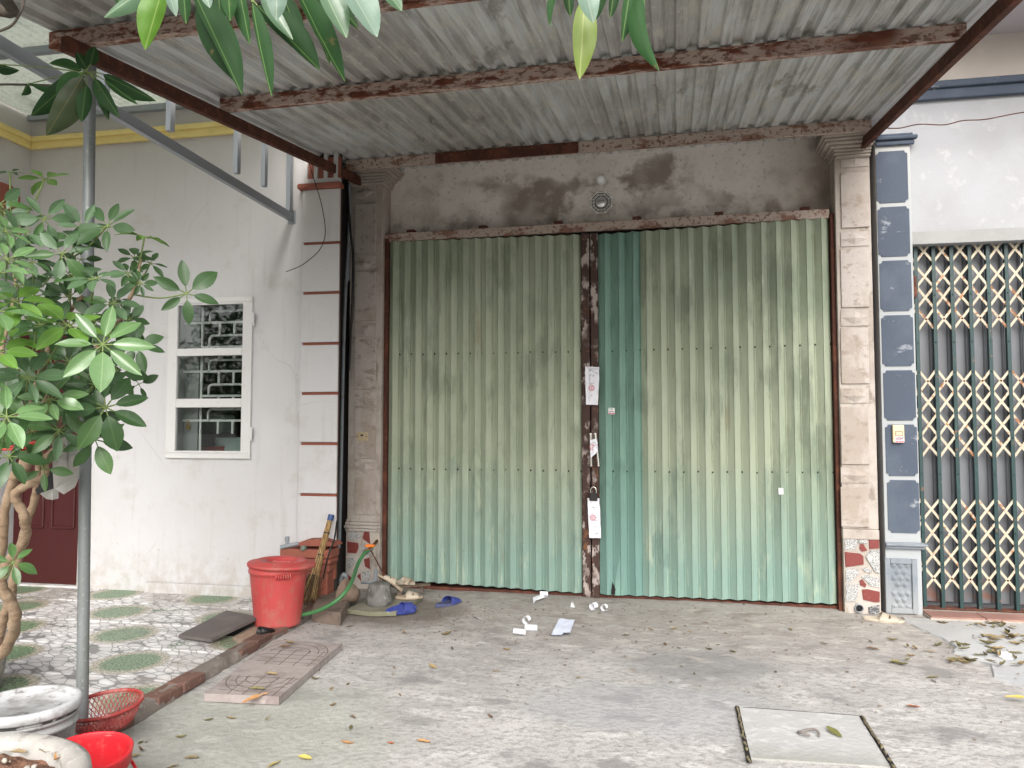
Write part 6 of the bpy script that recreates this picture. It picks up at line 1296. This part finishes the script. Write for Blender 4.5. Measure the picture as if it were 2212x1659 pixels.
# ------------------------------------------------------------------ fallen leaves
DM = [mat('dry_tan_leaf', (.27, .205, .105), .8, [('n', 12, 4, .5, .66, (.2, .14, .07), .8)], coords='obj', rand=.3), mat('dry_olive_leaf', (.17, .15, .07), .8, [('n', 12, 4, .5, .66, (.12, .095, .045), .8)], coords='obj', rand=.3), mat('dry_brown_leaf', (.16, .09, .05), .8, [('n', 12, 4, .5, .66, (.1, .055, .03), .8)], coords='obj', rand=.3)]
orange = mat('orange_tan_leaf', (.47, .25, .10), .7, [('n', 10, 4, .5, .66, (.33, .15, .06), .7)], coords='obj'); yel = mat('yellow_fallen_leaf', (.46, .37, .10), .6, coords='obj'); grn = mat('olive_fallen_leaf', (.16, .16, .05), .5, coords='obj'); red_ = mat('russet_fallen_leaf', (.36, .12, .06), .7, coords='obj')
def dm_(m_, s): return leaf_mesh('fallen_leaf', m_, 1, (.26, .32, .22, .30)[s], (.9, .5, 1.3, .3)[s], (-.03, .05, -.05, .03)[s], (.12, .08, .15, .05)[s], (.9, 1, .85, 1)[s], 8, s * 1.7, (.12, .05, .16, .02)[s])
DV = {(i, s): dm_(DM[i], s) for i in range(3) for s in range(4)}
def fallen(x, y, L_, me, label, group=None, yaw=None, up=.004, floor=gC, tiltz=None):
    p = floor(x, y, up)
    o = bpy.data.objects.new('fallen_leaf', me); COL.objects.link(o); yaw = rnd.uniform(0, 6.28) if yaw is None else yaw
    o.matrix_world = T(p + V((-math.cos(yaw) * L_ / 2, -math.sin(yaw) * L_ / 2, .05 * L_))) @ Matrix.Rotation(yaw, 4, 'Z') @ Matrix.Rotation(tiltz if tiltz is not None else rnd.uniform(-.12, .12), 4, 'Y') @ Matrix.Rotation(rnd.uniform(-.3, .3), 4, 'X') @ Matrix.Scale(L_, 4)
    return tag(o, label, 'leaf', group)
o2 = lambda x, y: (734.5 + x * .336, 1106 + y * .336)
o3 = lambda x, y: (1469 + x * .336, 1106 + y * .336)
o1 = lambda x, y: (x * .336, 1106 + y * .336)
yardL = [o2(*q) for q in ((60, 742), (410, 778), (685, 790), (347, 1003), (595, 1000), (1070, 890), (720, 888), (50, 1117), (385, 1177), (80, 1325), (968, 1328), (70, 1390), (2125, 710), (2148, 752), (1998, 760), (1838, 797), (2090, 850), (2178, 873), (1880, 1014))] + \
        [o3(*q) for q in ((65, 773), (165, 715), (185, 885), (245, 855), (340, 905), (90, 1050), (710, 755), (925, 850), (1240, 885), (1085, 945), (410, 598))] + [o1(*q) for q in ((2050, 1015), (2020, 1075), (2130, 1140), (2140, 1250), (1720, 1335), (1485, 1330), (1340, 1340), (1165, 1455), (905, 1480), (900, 1535), (865, 1575), (1230, 1590), (1110, 1640))]
CN = ('tan', 'olive', 'brown'); SN = ('curled', 'broad flattish', 'tightly rolled', 'flat')
for k, (x, y) in enumerate(yardL):
    i_, s_ = rnd.randrange(3), rnd.randrange(4)
    fallen(x, y, rnd.uniform(.04, .075) if k not in (2, 4, 27) else .10, DV[i_, s_], f'dry {CN[i_]} {SN[s_]} leaf lying singly on the bare concrete yard', 'dry leaves scattered over the concrete yard')
heap = [o3(*q) for q in ((1360, 830), (1465, 870), (1510, 880), (1415, 985), (1460, 960), (1380, 970), (1485, 932), (1610, 902), (1665, 860), (1790, 773), (1690, 725), (1620, 1065), (1860, 735))]
for x, y in heap: i_, s_ = rnd.randrange(2), rnd.randrange(4); fallen(x, y, rnd.uniform(.06, .11), DV[i_, s_], f'dry {CN[i_]} {SN[s_]} leaf lying apart on the cement beside the litter patch', 'stray leaves around the litter patch')
rnd.seed(5)
pts = []
for cx_, cy_, sx_, sy_, n_ in ((1990, 735, 110, 14, 7), (2010, 810, 90, 26, 10), (1800, 865, 70, 18, 5), (1760, 945, 40, 26, 4), (2000, 905, 150, 26, 10), (2110, 975, 110, 26, 8), (1870, 960, 60, 20, 4), (2170, 840, 40, 50, 5), (2120, 795, 70, 12, 5)):
    for k in range(n_): pts.append(o3(rnd.gauss(cx_, sx_ * .6), rnd.gauss(cy_, sy_ * .6)))
for x, y in pts: i_, s_ = rnd.choice((0, 0, 1, 1, 1)), rnd.randrange(4); fallen(x, y, rnd.uniform(.06, .115), DV[i_, s_], f'dry {CN[i_]} {SN[s_]} leaf in the litter patch before the folding gate', 'leaf litter before the folding gate', up=.012 + .012 * rnd.random())
def one(m_, s, x, y, L_, yaw, label, **k): fallen(x, y, L_, dm_(m_, s), label, yaw=yaw, **k)
one(orange, 3, *o1(1640, 1215), .17, R(62), 'large orange-tan leaf lying across the front edge of the grooved paver', up=.03, tiltz=-.1)
one(DM[1], 1, *o1(1650, 1140), .10, R(20), 'olive leaf on the grooved paver touching the orange-tan leaf', up=.055)
one(DM[0], 1, *o1(1745, 1045), .09, R(0), 'tan leaf in the middle of the grooved paver', up=.055)
one(DM[2], 1, *o1(1830, 875), .09, R(10), 'brown leaf on the far half of the grooved paver', up=.055)
one(DM[0], 0, *o1(1865, 848), .08, R(-10), 'pale tan leaf just beyond the brown one on the grooved paver', up=.055)
one(grn, 3, *o3(990, 1413), .115, R(-62), 'flat olive green leaf on the inspection cover beside its ring', up=.02)
one(yel, 3, *o3(2172, 1205), .13, R(-8), 'bright yellow leaf lying alone on the pale cement', up=.018)
one(red_, 1, *o3(1500, 1253), .08, R(0), 'small russet leaf near the broken cement edge', up=.006)
one(yel, 1, *o1(1960, 1590), .09, R(-15), 'pale yellow leaf on the mossy concrete', up=.004)
one(yel, 3, *o1(1765, 1620), .10, R(80), 'yellow tan leaf at the mossy front edge of the yard', up=.004)
one(orange, 0, *o2(45, 1488), .07, R(5), 'pinkish tan leaf on the green stained concrete', up=.004)
one(red_, 0, *o2(328, 1497), .05, R(-20), 'tiny russet leaf curled on the green stained concrete', up=.004)
one(orange, 1, *o2(535, 1478), .08, R(0), 'flat orange leaf near the mossy front of the yard', up=.004)
q = [gC(x, y, .016) for x, y in (o3(2030, 908), o3(2070, 914), o3(2110, 908), o3(2150, 930), o3(2140, 952), o3(2080, 945), o3(2040, 928))]
obj('plastic_scrap', MB().prism(q, (0, 0, .02), .6), M['stickerwhite'], label='crumpled white plastic scrap in the leaf litter', cat='scrap')
for k, (x, y, l_, m_, lb) in enumerate(((590, 1500, .10, DM[0], 'broad tan leaf half buried in the planter soil beside a pebble'), (110, 1480, .06, DM[0], 'small curled tan leaf on the planter soil'), (620, 1590, .12, orange, 'brown leaf with a pale midrib lying on the planter soil'), (420, 1410, .05, DM[1], 'olive leaf bit near the planter rim'), (130, 1400, .05, DM[0], 'pale dry leaf below the planter rim'))):
    p = aZ(x * .1875, 1348 + y * .1875, pc.z + .42)
    o = bpy.data.objects.new('fallen_leaf', leaf_mesh('fallen_leaf', m_, 1, .5, .4, .1, .08, 1, 8, k, .06)); COL.objects.link(o)
    o.matrix_world = T(p) @ Matrix.Rotation((2.6, .3, 1.6, .8, .2)[k], 4, 'Z') @ Matrix.Scale(l_, 4); tag(o, lb, 'leaf')
# windblown grit and crumbs at the wall foot
mb = MB(); rnd.seed(11)
for k in range(900):
    y = .15 - abs(rnd.gauss(0, 1.2)); x = rnd.uniform(-2.7, 4.5)
    if k % 3 == 0: x = rnd.gauss(-2.0, .6); y = rnd.gauss(-.5, .5)
    if y > .2 or x < -2.7: continue
    r = rnd.uniform(.002, .006) * (1.6 if rnd.random() < .1 else 1)
    p = V((x, y, zc(x, y) + .006 + (.012 if x > 2.15 else 0))); a = rnd.uniform(0, 3)
    d1 = V((math.cos(a), math.sin(a), 0)) * r * rnd.uniform(1, 3); d2 = V((-math.sin(a), math.cos(a), 0)) * r
    mb.add([p - d1 - d2, p + d1 - d2, p + d1 * .8 + d2, p - d1 + d2 * .7, p + V((0, 0, r))], [(0, 1, 4), (1, 2, 4), (2, 3, 4), (3, 0, 4)])
obj('grit', mb, mat('dark_grit', (.13, .11, .09), .95, [('n', 3, 2, .4, .6, (.25, .2, .15), .8)]), loc=(0, -1, 0), kind='stuff')
